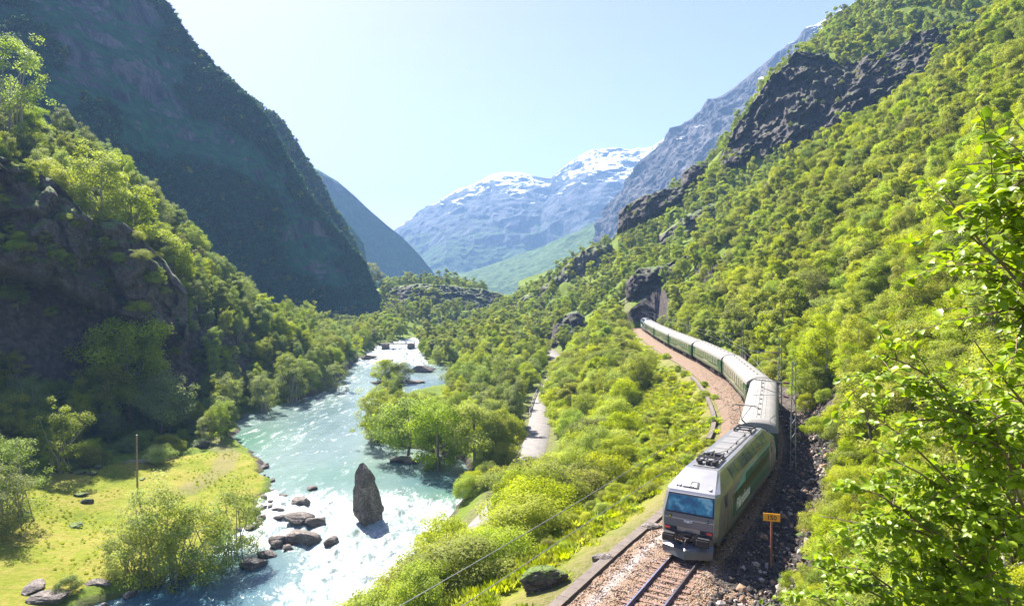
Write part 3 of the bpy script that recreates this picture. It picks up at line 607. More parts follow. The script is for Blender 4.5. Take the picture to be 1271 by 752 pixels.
V = np.stack([TP[:, None, 0] + Nn_[:, None, 0] * offs, TP[:, None, 1] + Nn_[:, None, 1] * offs, np.broadcast_to(zz, (len(TP), len(offs)))], 2).reshape(-1, 3)
V[:, 2] += .045 * vnoise(V * np.array([2.2, 2.2, 0]), 3) + .02 * vnoise(V * np.array([7, 7, 0]), 4)
me = mesh_np('ballast_bed', V, grid_faces(len(TP), len(offs))[:, ::-1], True); OF = np.tile(offs, len(TP)); attr(me, 'pale', np.exp(-((OF + 2.35) / .3) ** 2) * (V[:, 1] < 60)); attr(me, 'dark_right', sstep(1.3, 2.2, OF) * (V[:, 1] > 31))  # second mask turns the ballast colour dark to the right of the track
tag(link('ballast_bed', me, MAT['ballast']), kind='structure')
# loose stones near the camera
def stone_mesh(name, seed, sub=1, rgh=.35, flat=.7):
    import bmesh
    bm = bmesh.new(); bmesh.ops.create_icosphere(bm, subdivisions=sub, radius=1)
    P = np.array([v.co[:] for v in bm.verts]); q = P * (1 + rgh * fbm(P * 1.1, 3, seed)[:, None]) * np.array([1, .8, flat]); 
    for v_, c_ in zip(bm.verts, q): v_.co = c_
    me = bpy.data.meshes.new(name); bm.to_mesh(me); bm.free(); return me
simple('stone_brown', (.25, .16, .1), .9, var=.5, scale=1.2); simple('stone_pale', (.36, .31, .28), .9, var=.3, scale=1.2); simple('stone_dark', (.06, .05, .045), .9, var=.4, scale=1.2)
def loose(name):
    return bpy.data.objects.new(name, None)
def scatter(name, pts, rot, scl, var, meshes, label=None, kind='stuff'):
    """one object of instances of the given meshes standing at pts"""
    me = bpy.data.meshes.new(name); pts = np.asarray(pts, np.float32); me.vertices.add(len(pts)); me.vertices.foreach_set('co', pts.ravel())
    a = me.attributes.new('rot', 'FLOAT_VECTOR', 'POINT'); a.data.foreach_set('vector', np.asarray(rot, np.float32).ravel())
    a = me.attributes.new('scl', 'FLOAT_VECTOR', 'POINT'); s = np.asarray(scl, np.float32); s = np.repeat(s[:, None], 3, 1) if s.ndim == 1 else s; a.data.foreach_set('vector', np.ascontiguousarray(s).ravel())
    a = me.attributes.new('kindno', 'INT', 'POINT'); a.data.foreach_set('value', np.asarray(var, np.int32))
    o = bpy.data.objects.new(name, me); col.objects.link(o)
    g = bpy.data.node_groups.new(name, 'GeometryNodeTree'); g.interface.new_socket('Geometry', in_out='INPUT', socket_type='NodeSocketGeometry'); g.interface.new_socket('Geometry', in_out='OUTPUT', socket_type='NodeSocketGeometry')
    gi = g.nodes.new('NodeGroupInput'); go = g.nodes.new('NodeGroupOutput'); jn = g.nodes.new('GeometryNodeJoinGeometry')
    def na(nm, t): x = g.nodes.new('GeometryNodeInputNamedAttribute'); x.data_type = t; x.inputs[0].default_value = nm; return x.outputs[0]
    rt, sl, kn = na('rot', 'FLOAT_VECTOR'), na('scl', 'FLOAT_VECTOR'), na('kindno', 'INT')
    for i, mm in enumerate(meshes):
        src = bpy.data.objects.new(name + '_source', mm); oi = g.nodes.new('GeometryNodeObjectInfo'); oi.inputs['Object'].default_value = src; oi.inputs['As Instance'].default_value = True
        cmpn = g.nodes.new('FunctionNodeCompare'); cmpn.data_type = 'INT'; cmpn.operation = 'EQUAL'
        ins = [s_ for s_ in cmpn.inputs if s_.type == 'INT']; g.links.new(kn, ins[0]); ins[1].default_value = i
        ip = g.nodes.new('GeometryNodeInstanceOnPoints'); g.links.new(gi.outputs[0], ip.inputs['Points']); g.links.new(oi.outputs['Geometry'], ip.inputs['Instance'])
        g.links.new(cmpn.outputs[0], ip.inputs['Selection']); g.links.new(rt, ip.inputs['Rotation']); g.links.new(sl, ip.inputs['Scale']); g.links.new(ip.outputs[0], jn.inputs[0])
    g.links.new(jn.outputs[0], go.inputs[0]); md_ = o.modifiers.new('scatter', 'NODES'); md_.node_group = g
    tag(o, label, kind=kind); return o
ns = 26000; so = RNG.uniform(S_AT(20), S_AT(120), ns); so = S_AT(20) + (so - S_AT(20)) * RNG.uniform(.05, 1, ns); oo = RNG.uniform(-3.3, 3.8, ns); keep = (np.abs(np.abs(oo) - .75) > .12); so, oo = so[keep], oo[keep]; ns = len(so)
P = np.stack(tp(so, oo, so * 0), 1); P[:, 2] = np.interp(oo, offs, zz) + RNG.uniform(-.02, .03, ns)
sm = []
for i, mt in enumerate(('stone_brown', 'stone_pale', 'stone_dark', 'stone_brown')):
    q = stone_mesh('stone', i + 5); q.materials.append(MAT[mt]); sm.append(q)
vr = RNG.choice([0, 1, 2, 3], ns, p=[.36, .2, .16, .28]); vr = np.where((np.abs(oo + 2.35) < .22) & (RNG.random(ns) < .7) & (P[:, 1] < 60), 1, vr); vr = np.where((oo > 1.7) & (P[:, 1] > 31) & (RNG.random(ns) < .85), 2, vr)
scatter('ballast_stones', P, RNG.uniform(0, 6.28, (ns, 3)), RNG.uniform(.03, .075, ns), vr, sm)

ns = 5200; so = RNG.uniform(S_AT(28), S_AT(78), ns); oo = 2.2 + RNG.random(ns) ** .8 * 4.3; P = np.stack(tp(so, oo, so * 0), 1); P[:, 2] = np.where(oo < 3.9, np.interp(oo, offs, zz), hz(P[:, 0], P[:, 1])) + .02; ss = RNG.uniform(.06, .17, ns) * np.where(RNG.random(ns) < .12, 2.1, 1)
scatter('cutting_rubble', P, RNG.uniform(0, 6.28, (ns, 3)), ss, RNG.choice([0, 1, 2], ns, p=[.12, .1, .78]), sm[:3])
simple('rail_steel', (.2, .13, .13), .45, .6, .25, 8); simple('rail_top', (.55, .52, .55), .22, .9, .1); simple('sleeper_wood', (.17, .10, .075), .85, var=.35, scale=5, bmp=.5)
simple('concrete', (.13, .105, .088), .9, var=.25, scale=2, bmp=.3); simple('rust', (.3, .12, .06), .8, var=.3, scale=8)
prof = [(-.07, -.17), (.07, -.17), (.07, -.155), (.012, -.135), (.012, -.045), (.036, -.035), (.036, -.002), (.028, 0), (-.028, 0), (-.036, -.002), (-.036, -.035), (-.012, -.045), (-.012, -.135), (-.07, -.155)]
s0, s1 = S_AT(12), S_AT(250)
for sd_, nm in ((-.7175, 'the rail nearer the river, left of the pair in front of the train'), (.7175, 'the rail nearer the orange sign, right of the pair in front of the train')):
    mb = MB(); rings = []
    for s in np.arange(s0, s1, .8):
        rings.append([tuple(tp(s, sd_ + a, z)) for a, z in prof])
    mb.loft(rings); o = mb.build('rail', MAT['rail_steel']); o.data.materials.append(MAT['rail_top'])
    for p in o.data.polygons:
        if p.normal.z > .8 and p.center.z > -.01: p.material_index = 1
    tag(o, nm, 'rail', 'rails of the railway line')
mb = MB(); mb.box(-1.25, 1.25, -.12, .12, -.32, -.175, .015)
for s in (-1, 1):
    mb.box(s * .7175 - .17, s * .7175 + .17, -.07, .07, -.178, -.160)
sl0 = mb.build('sleeper', MAT['sleeper_wood'])
S_FRONT = S_AT(33.55)
ks = np.arange(S_AT(25.5), S_FRONT + 4, .62)
for i, s in enumerate(ks):
    o = sl0 if i == 0 else sl0.copy()
    if i: col.objects.link(o)
    p = tp(s); q = tp(s + .5); o.location = p; o.rotation_euler = (0, 0, -math.atan2(q[0] - p[0], q[1] - p[1]) + random.uniform(-.02, .02))
    tag(o, 'dark brown wooden sleeper across the rails in front of the train', 'sleeper', 'sleepers under the rails')
# edging of concrete slabs beside the ballast
def edging(off, ya, yb, w_, z0, z1, label):
    root = empty('cable_trough', tp(S_AT((ya + yb) / 2), off, z0)); base = Vector(root.location); tag(root, label, 'cable trough')
    s = S_AT(ya); a = MB(); l_ = MB(); i = 0
    while s < S_AT(yb):
        for mb, za, zb, ww in ((a, z0, z1 - .06, w_), (l_, z1 - .06, z1 + random.uniform(-.008, .008), w_ + .04)):
            e = s + (.985 if mb is l_ else 1.0); v = [Vector(tp(q, off + o_, z_)) - base for z_ in (za, zb) for q in (s, e) for o_ in (-ww / 2, ww / 2)]
            mb.add([tuple(p) for p in v], [(0, 2, 3, 1), (4, 5, 7, 6), (0, 1, 5, 4), (2, 6, 7, 3), (0, 4, 6, 2), (1, 3, 7, 5)])
        s += 1.0
    a.build('trough_wall', MAT['concrete'], root); l_.build('trough_lid', MAT['concrete'], root)
edging(-3.75, 22, 46, .5, -.8, -.28, 'long brown concrete cable trough edging the ballast left of the train front')
edging(-5.0, 60, 104, .4, -.9, -.3, 'grey concrete kerb curving beside the ballast along the middle coaches')

# ------------------------------------------------------------------ train
simple('loco_silver', (.28, .28, .29), .35, .55, .1, 1.5, coat=.3); simple('loco_grey', (.11, .115, .13), .4, .4, .1, 2, coat=.3); simple('loco_front', (.12, .125, .16), .32, .5, .12, 1.5, coat=.4)
simple('loco_roof', (.19, .185, .18), .55, .2, .2, 2); simple('loco_roof_dark', (.13, .13, .12), .6, .1, .2, 2); simple('black_metal', (.03, .03, .032), .55, .3, .3, 4); simple('under', (.045, .038, .034), .8, .1, .4, 4)
simple('green_panel', (.03, .16, .07), .35, .1, .2, 2, coat=.3); simple('teal_panel', (.1, .5, .46), .35, .1, .15, 2, coat=.3); simple('olive_panel', (.1, .12, .04), .4, .1, .25, 2, coat=.2)
simple('coach_green', (.012, .055, .028), .35, 0, .25, 1.2, coat=.4); simple('coach_roof', (.215, .205, .185), .7, 0, .12, .8, bmp=.1); simple('coach_cream', (.3, .27, .17), .6)
simple('white_paint', (.8, .8, .8), .5); simple('yellow_paint', (.75, .55, .03), .5); simple('red_lens', (.75, .06, .05), .3, coat=.5); simple('cab_seat', (.25, .3, .33), .7); simple('insulator', (.2, .1, .06), .3)
m, nn, b = newmat('cab_glass'); b.inputs['Base Color'].default_value = (.02, .14, .22, 1); b.inputs['Roughness'].default_value = .06; b.inputs['Coat Weight'].default_value = .6; b.inputs['IOR'].default_value = 1.6
v = coords(nn); r = ramp(nn, [(.42, (.006, .05, .1)), (.56, (.015, .12, .19)), (.66, (.1, .22, .28))]); nn.links.new(noise(nn, v, 2.2, 2), r.inputs[0]); nn.links.new(r.outputs[0], b.inputs['Base Color'])
m, nn, b = newmat('side_glass'); b.inputs['Base Color'].default_value = (.05, .08, .13, 1); b.inputs['Roughness'].default_value = .08
m, nn, b = newmat('coach_glass'); b.inputs['Base Color'].default_value = (.16, .17, .13, 1); b.inputs['Roughness'].default_value = .1

def slices(levels, L):
    """closed horizontal outlines of a rail vehicle body with sloping ends"""
    out = []
    for z, y, wf, wd in levels:
        out.append([(-wf, y, z), (wf, y, z), (wd, y + .28, z), (wd, L - y - .28, z), (wf, L - y, z), (-wf, L - y, z), (-wd, L - y - .28, z), (-wd, y + .28, z)])
    return out
LOCO_L = 18.5
LV = [(.95, .35, 1.25, 1.44), (1.25, .3, 1.32, 1.5), (1.95, .32, 1.34, 1.5), (2.2, .38, 1.33, 1.5), (3.1, .85, 1.24, 1.46), (3.28, .98, 1.2, 1.42), (3.95, 2.6, .92, 1.0), (4.05, 2.85, .85, .9)]
def fpos(z):   # front face y and half width
    return np.interp(z, [l[0] for l in LV], [l[1] for l in LV]), np.interp(z, [l[0] for l in LV], [l[2] for l in LV]), np.interp(z, [l[0] for l in LV], [l[3] for l in LV])
def text_mesh(txt, size, name, mat, parent, M, ext=.012, italic=0.0, align='LEFT'):
    cu = bpy.data.curves.new('t', 'FONT'); cu.body = txt; cu.size = size; cu.extrude = ext; cu.align_x = align; cu.shear = italic; cu.resolution_u = 3; cu.offset = size * .012
    t = bpy.data.objects.new('t', cu); col.objects.link(t); dg = bpy.context.evaluated_depsgraph_get(); me = bpy.data.meshes.new_from_object(t.evaluated_get(dg)); bpy.data.objects.remove(t); bpy.data.curves.remove(cu)
    me.transform(M); me.name = name; o = link(name, me, mat, parent); return o
def bogie(parent, yc, base=2.6, r=.5):
    f = MB()
    for s in (-1, 1):
        f.box(s * 1.05 - .09, s * 1.05 + .09, yc - base / 2 - .55, yc + base / 2 + .55, .45, .8, .06); f.box(s * 1.12 - .07, s * 1.12 + .07, yc - .35, yc + .35, .35, .95, .05)
    f.box(-1.0, 1.0, yc - .2, yc + .2, .5, .8); bo = f.build('bogie', MAT['under'], parent)
    for dy in (-base / 2, base / 2):
        w2 = MB(); w2.tube([(-1.05, yc + dy, r), (1.05, yc + dy, r)], .08, 8)
        for s in (-1, 1): w2.tube([(s * .72 - .07, yc + dy, r), (s * .72 + .07, yc + dy, r)], r, 22)
        w2.build('wheelset', MAT['under'], bo, True)
def pantograph(parent, y0, up, dirn=1):
    mb = MB(); z0 = 4.08
    for s in (-1, 1):
        mb.box(s * .55 - .04, s * .55 + .04, y0 - .8, y0 + .8, z0 + .16, z0 + .24)
    for yy_ in (-.8, 0, .8): mb.box(-.59, .59, y0 + yy_ - .04, y0 + yy_ + .04, z0 + .15, z0 + .23)
    p = mb.build('pantograph', MAT['black_metal'], parent)
    a = MB(); zt = z0 + (1.75 if up else .42); ke = (0, y0 - 1.0 * dirn, z0 + (.95 if up else .36)); hd = (0, y0 + (.1 if up else .75) * dirn, zt)
    a.tube([(0, y0 + .7 * dirn, z0 + .25), ke], .045, 6)
    for s in (-1, 1): a.tube([ke, (s * .4, hd[1], hd[2] - .05)], .025, 5)
    a.tube([(.12, y0 + .45 * dirn, z0 + .25), (0, ke[1], ke[2] - .08)], .02, 5); a.build('arm', MAT['black_metal'], p)
    c_ = MB()
    for d_ in (-.16, .16):
        c_.tube([(-.95, hd[1] + d_, zt - .18), (-.7, hd[1] + d_, zt), (.7, hd[1] + d_, zt), (.95, hd[1] + d_, zt - .18)], .022, 5)
    for s in (-1, 1): c_.tube([(s * .45, hd[1] - .18, zt - .03), (s * .45, hd[1] + .18, zt - .03)], .02, 5)
    c_.build('contact_bow', MAT['black_metal'], p)
    for s in (-1, 1):
        for d_ in (-.7, .7): MB().tube([(s * .55, y0 + d_, z0 - .02), (s * .55, y0 + d_, z0 + .16)], .07, 8).build('insulator', MAT['insulator'], p)
def loco(full=True):
    root = empty('locomotive')
    mb = MB(); mb.loft(slices(LV, LOCO_L)); body = mb.build('body', MAT['loco_silver'], root)
    # front cladding: darker face below the glass and grey bonnet above
    for end in (0, 1):
        if end and not full: break
        Mr = Matrix.Identity(4) if not end else Matrix.Translation((0, LOCO_L, 0)) @ Matrix.Rotation(math.pi, 4, 'Z')
        def quad(za, zb, fa, fb, name, mat, par, th=.025, sink=0.0):
            ya, wa, _ = fpos(za); yb, wb, _ = fpos(zb); P_ = [(-wa * fa, ya - th, za), (wa * fa, ya - th, za), (wb * fb, yb - th, zb), (-wb * fb, yb - th, zb)]
            Q = [(x_, y_ + th + .06, z_) for x_, y_, z_ in P_]; q = MB().add([tuple(Mr @ Vector(p)) for p in P_ + Q], [(0, 1, 2, 3), (7, 6, 5, 4), (0, 4, 5, 1), (1, 5, 6, 2), (2, 6, 7, 3), (3, 7, 4, 0)]); return q.build(name, mat, par)
        face = quad(1.52, 2.2, .985, .985, 'front_panel', MAT['loco_front'], root, .03)
        quad(3.14, 3.9, .99, .97, 'bonnet', MAT['loco_grey'] if end else MAT['loco_silver'], root, .015)
        fr = quad(2.2, 3.14, .985, .985, 'windscreen_frame', MAT['black_metal'], root, .02)
        ws = quad(2.29, 3.06, .93, .93, 'windscreen', MAT['cab_glass'], fr, .035)
        for a_, b_, za, zb in ((-.55, -.9, 2.18, 2.62), (.6, .15, 2.18, 2.5)):
            ya = fpos(za)[0] - .06; yb = fpos(zb)[0] - .06
            MB().tube([tuple(Mr @ Vector((a_, ya, za))), tuple(Mr @ Vector((b_, yb, zb)))], .016, 4).build('wiper', MAT['black_metal'], root)
        # roof headlight recess
        hl = MB(); y_ = fpos(3.55)[0]; hl.add([tuple(Mr @ Vector(p)) for p in [(-.26, y_ - .42, 3.42), (.26, y_ - .42, 3.42), (.19, y_ + .02, 3.6), (-.19, y_ + .02, 3.6), (-.26, y_ + .1, 3.38), (.26, y_ + .1, 3.38), (.19, y_ + .3, 3.55), (-.19, y_ + .3, 3.55)]], [(0, 1, 2, 3), (0, 4, 5, 1), (1, 5, 6, 2), (3, 2, 6, 7), (0, 3, 7, 4)])
        h = hl.build('headlight', MAT['black_metal'], root); l2 = MB(); l2.add([tuple(Mr @ Vector(p)) for p in [(-.15, y_ - .36, 3.455), (.15, y_ - .36, 3.455), (.11, y_ - .08, 3.575), (-.11, y_ - .08, 3.575)]], [(0, 1, 2, 3)]); l2.build('lens', MAT['white_paint'], h)
        for s in (-1, 1):
            y1 = fpos(1.42)[0]
            lb = MB().box(min(s * .62, s * 1.28), max(s * .62, s * 1.28), y1 - .05, y1 + .05, 1.33, 1.5, .01, Mr).build('lamp_cluster', MAT['black_metal'], root)
            MB().box(min(s * .95, s * 1.25), max(s * .95, s * 1.25), y1 - .075, y1 - .045, 1.355, 1.475, .01, Mr).build('tail_light', MAT['red_lens'], lb)
            hb_ = MB().box(s * .98 - .06, s * .98 + .06, fpos(2.05)[0] - .06, fpos(2.05)[0] - .02, 1.93, 2.12, .01, Mr).build('jumper_socket', MAT['black_metal'], root)
            MB().box(s * .98 - .035, s * .98 + .035, fpos(2.05)[0] - .075, fpos(2.05)[0] - .055, 1.98, 2.06, 0, Mr).build('socket_label', MAT['yellow_paint'] if s < 0 else MAT['teal_panel'], hb_)
            bf = MB(); bf.tube([tuple(Mr @ Vector((s * .9, .32, 1.05))), tuple(Mr @ Vector((s * .9, -.2, 1.05)))], .1, 10); bf.box(s * .9 - .34, s * .9 + .34, -.3, -.2, .87, 1.23, .05, Mr); bf.box(s * .9 - .3, s * .9 + .3, -.2, .28, 1.2, 1.26, 0, Mr)
            bf.build('buffer', MAT['black_metal'], root)
            hs_ = MB(); hs_.tube([tuple(Mr @ Vector((s * .35, .3, 1.25))), tuple(Mr @ Vector((s * .38, -.06, 1.2))), tuple(Mr @ Vector((s * .4, -.08, .85))), tuple(Mr @ Vector((s * .32, .1, .7)))], .035, 6)
            hs_.tube([tuple(Mr @ Vector((s * .5, .3, 1.2))), tuple(Mr @ Vector((s * .52, -.02, 1.15))), tuple(Mr @ Vector((s * .5, -.05, .9)))], .03, 6); hs_.build('brake_hose', MAT['black_metal'], root)
        cp_ = MB(); cp_.box(-.14, .14, -.12, .35, .98, 1.12, .02, Mr); cp_.tube([tuple(Mr @ Vector(p)) for p in [(0, -.1, 1.05), (0, -.3, .98), (0, -.28, .75)]], .045, 6); cp_.box(-.25, .25, .0, .34, 1.2, 1.3, .02, Mr); cp_.build('coupling', MAT['under'], root)
        MB().box(-1.3, 1.3, .3, .6, .82, 1.32, .03, Mr).build('buffer_beam', MAT['loco_grey'], root)
        pl = MB(); pl.add([tuple(Mr @ Vector(p)) for p in [(0, -.55, .14), (1.3, .1, .14), (1.35, .15, .52), (0, -.42, .55), (-1.3, .1, .14), (-1.35, .15, .52), (0, .1, .8), (1.3, .4, .85), (-1.3, .4, .85), (0, .5, .14), (1.3, .6, .14), (-1.3, .6, .14)]],
            [(0, 1, 2, 3), (4, 0, 3, 5), (3, 2, 7, 6), (5, 3, 6, 8), (1, 10, 7, 2), (4, 5, 8, 11), (0, 9, 10, 1), (0, 4, 11, 9)])
        pl.build('snow_plough', MAT['loco_grey'], root)
        # emblem: small winged disc
        em = MB(); ye = fpos(1.95)[0] - .075
        def ev(x_, z_, d_=0): return tuple(Mr @ Vector((x_, fpos(z_)[0] - .065 + d_, z_)))
        zc = 1.86
        em.loft([[ev(.055 * math.cos(a) + .0, zc + .055 * math.sin(a), d_) for a in np.linspace(0, 6.283, 12, endpoint=False)] for d_ in (-.012, .03)])
        for s in (-1, 1):
            for k_ in range(2):
                z1 = zc + .05 - k_ * .07; em.add([ev(s * .07, z1), ev(s * .24, z1 + .035), ev(s * .22, z1 - .0), ev(s * .07, z1 - .03)] + [ev(s * .07, z1, .03), ev(s * .24, z1 + .035, .03), ev(s * .22, z1, .03), ev(s * .07, z1 - .03, .03)], [(0, 1, 2, 3), (0, 4, 5, 1), (1, 5, 6, 2), (2, 6, 7, 3), (3, 7, 4, 0)])
        em.build('emblem', MAT['white_paint'], root)
        if not end:
            ya, yb = fpos(3.12)[0], fpos(3.95)[0]; sl_ = math.atan2(3.95 - 3.28, fpos(3.95)[0] - fpos(3.28)[0])
            Mt = Matrix.Translation((-1.0, fpos(3.4)[0] - .03, 3.44)) @ Matrix.Rotation(sl_, 4, 'X')
            text_mesh('18 2254', .3, 'number', MAT['white_paint'], root, Mt, .03)
            Mt = Matrix.Translation((.82, fpos(3.38)[0] - .03, 3.42)) @ Matrix.Rotation(sl_, 4, 'X'); text_mesh('2', .3, 'cab_number', MAT['white_paint'], root, Mt, .03)
    # roof
    rf = MB(); rf.box(-.62, .62, 3.3, LOCO_L - 3.3, 4.05, 4.1, .02); rf.build('roof_panel', MAT['loco_roof'], root)
    for y_ in (6.1, 7.9, 9.7, 11.5, 13.3):
        s_ = MB(); s_.box(-.6, .6, y_ - .03, y_ + .03, 4.1, 4.115); s_.tube([(.35, y_ + .5, 4.1), (.35, y_ + .5, 4.17)], .05, 8); s_.build('roof_seam', MAT['loco_roof_dark'], root)
    pantograph(root, 4.7, False, -1); pantograph(root, LOCO_L - 4.3, True, 1)
    w_ = MB(); w_.tube([(.1, 5.6, 4.3), (.45, 7, 4.24), (.45, 12, 4.24), (.1, 13.2, 4.3)], .018, 5)
    for y_ in (7, 9.5, 12): w_.tube([(.45, y_, 4.1), (.45, y_, 4.24)], .04, 6)
    for x_ in (-.3, .15, .5): w_.box(x_ - .1, x_ + .1, 3.5, 3.85, 4.1, 4.35, .02)
    w_.box(-.5, .5, 5.6, 6.0, 4.1, 4.28, .03); w_.build('roof_cable', MAT['black_metal'], root)
    # sides
    def side(s, y0_, y1_, za, zb, name, mat, par=None, th=.012, y0b=None, y1b=None):
        _, _, wa = fpos(za); _, _, wb = fpos(zb); y0b = y0_ if y0b is None else y0b; y1b = y1_ if y1b is None else y1b
        nrm = Vector((zb - za, 0, wa - wb)).normalized() * th; P_ = [(wa, y0_, za), (wa, y1_, za), (wb, y1b, zb), (wb, y0b, zb)]
        A_1 = [(s * (x_ + nrm.x), y_, z_ + nrm.z) for x_, y_, z_ in P_]; B_1 = [(s * (x_ - .03), y_, z_) for x_, y_, z_ in P_]
        return MB().add(A_1 + B_1, [(0, 1, 2, 3), (0, 4, 5, 1), (1, 5, 6, 2), (2, 6, 7, 3), (3, 7, 4, 0)]).build(name, mat, par or root)
    for s in (-1, 1):
        band = side(s, 4.3, 14.9, 3.30, 3.93, 'grille_band', MAT['loco_grey'])
        for k_ in range(8): side(s, 4.42 + k_ * 1.3, 5.62 + k_ * 1.3, 3.36, 3.87, 'upper_grille', MAT['side_glass'], band, .03)
        gp = side(s, 3.9, 15.3, 1.3, 1.95, 'graphic_panel', MAT['green_panel'], None, .014); side(s, 3.9, 15.3, 1.95, 2.55, 'graphic_panel', MAT['olive_panel'], None, .014, 3.9, 15.3)
        side(s, 4.3, 15.3, 2.55, 3.08, 'graphic_panel', MAT['teal_panel'], None, .014, 7.5, 15.6)
        lv = MB()
        for k_ in range(34):
            y_ = 4.4 + k_ * .32; lv.box(min(s * 1.502, s * 1.53), max(s * 1.502, s * 1.53), y_ - .03, y_ + .03, 1.98, 3.0 if y_ > 7 else 2.5)
        lv.build('louvres', MAT['olive_panel'], gp)
        rot = Matrix.Rotation(R(90) * s, 4, 'Z') @ Matrix.Rotation(R(90), 4, 'X')
        Mt = Matrix.Translation((s * 1.53, 4.6 if s > 0 else 14.0, 1.45)) @ rot; text_mesh('Flåmsbana', .9, 'lettering', MAT['white_paint'], gp, Mt, .01, .2)
        for y_ in (1.9, LOCO_L - 2.7):
            d = side(s, y_, y_ + .75, 1.15, 3.0, 'cab_door', MAT['loco_grey'], None, .015)
            side(s, y_ + .14, y_ + .6, 2.3, 2.85, 'window', MAT['side_glass'], d, .03)
            for yy_ in (-.12, .87):
                h = MB(); h.tube([(s * 1.54, y_ + yy_, 1.25), (s * 1.58, y_ + yy_, 1.35), (s * 1.58, y_ + yy_, 2.5), (s * 1.54, y_ + yy_, 2.6)], .02, 5); h.build('handrail', MAT['coach_cream'], d)
            st = MB(); st.box(min(s * 1.2, s * 1.5), max(s * 1.2, s * 1.5), y_ + .1, y_ + .65, .45, .5); st.box(min(s * 1.2, s * 1.48), max(s * 1.2, s * 1.48), y_ + .1, y_ + .65, .75, .8); st.build('step', MAT['black_metal'], root)
        MB().box(s * 1.4 - .06, s * 1.4 + .06, .75, LOCO_L - .75, .72, .96, .02).build('skirt', MAT['loco_grey'], root)
    MB().box(-1.2, 1.2, 6.2, 12.3, .35, .95, .05).build('underframe', MAT['under'], root)
    bogie(root, 3.6, 2.7, .55); bogie(root, LOCO_L - 3.6, 2.7, .55); return root
CL = 25.3
def coach():
    root = empty('railway_coach')
    def sect(y, k=1.0, z=0):
        pts = [(-1.42, 1.0), (-1.46, 1.3), (-1.46, 3.0)]; return [(x_ * k, y, z_) for x_, z_ in pts] + [(-x_ * k, y, z_) for x_, z_ in pts[::-1]]
    MB().loft([sect(.35, .97), sect(.42), sect(CL - .42), sect(CL - .35, .97)]).build('body', MAT['coach_green'], root)
    def arc(y, k=1.0, dz=0): return [(1.5 * k * math.cos(a), y, 3.0 + dz + (1.02 * k) * math.sin(a) ** .9 if 0 < a < math.pi else 3.0 + dz) for a in np.linspace(0, math.pi, 15)]
    def arc2(y, k=1.0): 
        a = np.linspace(0, math.pi, 15); x_ = 1.49 * np.sign(np.cos(a)) * np.abs(np.cos(a)) ** .75; z_ = 2.98 + 1.0 * k * np.abs(np.sin(a)) ** .8; return [(float(p) * (.96 + .04 * k), y, float(q)) for p, q in zip(x_, z_)]
    MB().loft([arc2(.3, .72), arc2(.5, .93), arc2(.9, 1), arc2(CL - .9, 1), arc2(CL - .5, .93), arc2(CL - .3, .72)]).build('roof', MAT['coach_roof'], root, True)
    rib = MB()
    for x_ in (-1.05, -.75, -.45, -.15, .15, .45, .75, 1.05):
        zt = np.interp(abs(x_), [0, .3, .6, .9, 1.1, 1.3], [3.985, 3.975, 3.93, 3.84, 3.73, 3.56]); rib.box(x_ - .018, x_ + .018, 1.0, CL - 1.0, zt - .08, zt + .03)
    ribs = rib.build('roof_rib', MAT['coach_roof'], root)
    for k_ in range(9): MB().tube([(0.0, 2.2 + k_ * 2.6, 3.95), (0, 2.2 + k_ * 2.6, 4.08)], .1, 8).build('roof_vent', MAT['coach_roof'], root)
    for s in (-1, 1):
        for k_ in range(10):
            y_ = 3.1 + k_ * 2.0
            f = MB().box(min(s * 1.455, s * 1.475), max(s * 1.455, s * 1.475), y_ - .1, y_ + 1.25, 1.95, 2.85).build('window', MAT['coach_cream'], root)
            MB().box(min(s * 1.47, s * 1.485), max(s * 1.47, s * 1.485), y_ - .03, y_ + 1.18, 2.03, 2.77).build('pane', MAT['coach_glass'], f)
        for y_ in (1.0, CL - 1.8):
            d = MB().box(min(s * 1.455, s * 1.478), max(s * 1.455, s * 1.478), y_, y_ + .8, 1.05, 2.95).build('door', MAT['coach_green'], root)
            MB().box(min(s * 1.475, s * 1.488), max(s * 1.475, s * 1.488), y_ + .2, y_ + .6, 2.0, 2.75).build('pane', MAT['coach_glass'], d)
        MB().box(min(s * 1.455, s * 1.472), max(s * 1.455, s * 1.472), 2.4, CL - 2.4, 1.42, 1.5).build('stripe', MAT['coach_cream'], root)
        MB().box(min(s * 1.455, s * 1.472), max(s * 1.455, s * 1.472), 10.5, 14.8, 1.6, 1.74).build('lettering_strip', MAT['coach_cream'], root)
    for y_, d_ in ((.35, -1), (CL - .35, 1)):
        g = MB(); g.box(-.62, .62, min(y_, y_ + d_ * .38), max(y_, y_ + d_ * .38), 1.1, 3.25, .05); g.build('gangway', MAT['under'], root)
        for s in (-1, 1): MB().tube([(s * .87, y_, 1.05), (s * .87, y_ + d_ * .36, 1.05)], .12, 10).build('buffer', MAT['black_metal'], root)
    u = MB(); u.box(-1.2, 1.2, 6.5, 10, .4, 1.0, .05); u.box(-1.1, 1.1, 12, 18, .5, 1.0, .05); u.build('underframe', MAT['under'], root)
    bogie(root, 3.2, 2.5, .46); bogie(root, CL - 3.2, 2.5, .46); return root
def copy_tree(o, parent=None):
    c = o.copy(); col.objects.link(c); c.parent = parent
    for ch in [q for q in o.children]: copy_tree(ch, c)
    return c
def place(o, s, L):
    a = tp(s + L * .18); b_ = tp(s + L * .82); th = math.atan2(b_[1] - a[1], b_[0] - a[0]); d = np.array([math.cos(th), math.sin(th)])
    p = a[:2] - d * L * .18; o.location = (p[0], p[1], 0); o.rotation_euler = (0, 0, th - math.pi / 2)
L1 = loco(); place(L1, S_FRONT, LOCO_L)
tag(L1, 'silver grey electric locomotive with blue windscreen leading the train, numbered 18 2254', 'locomotive', 'vehicles of the train')
c0 = coach(); s = S_FRONT + LOCO_L + .4
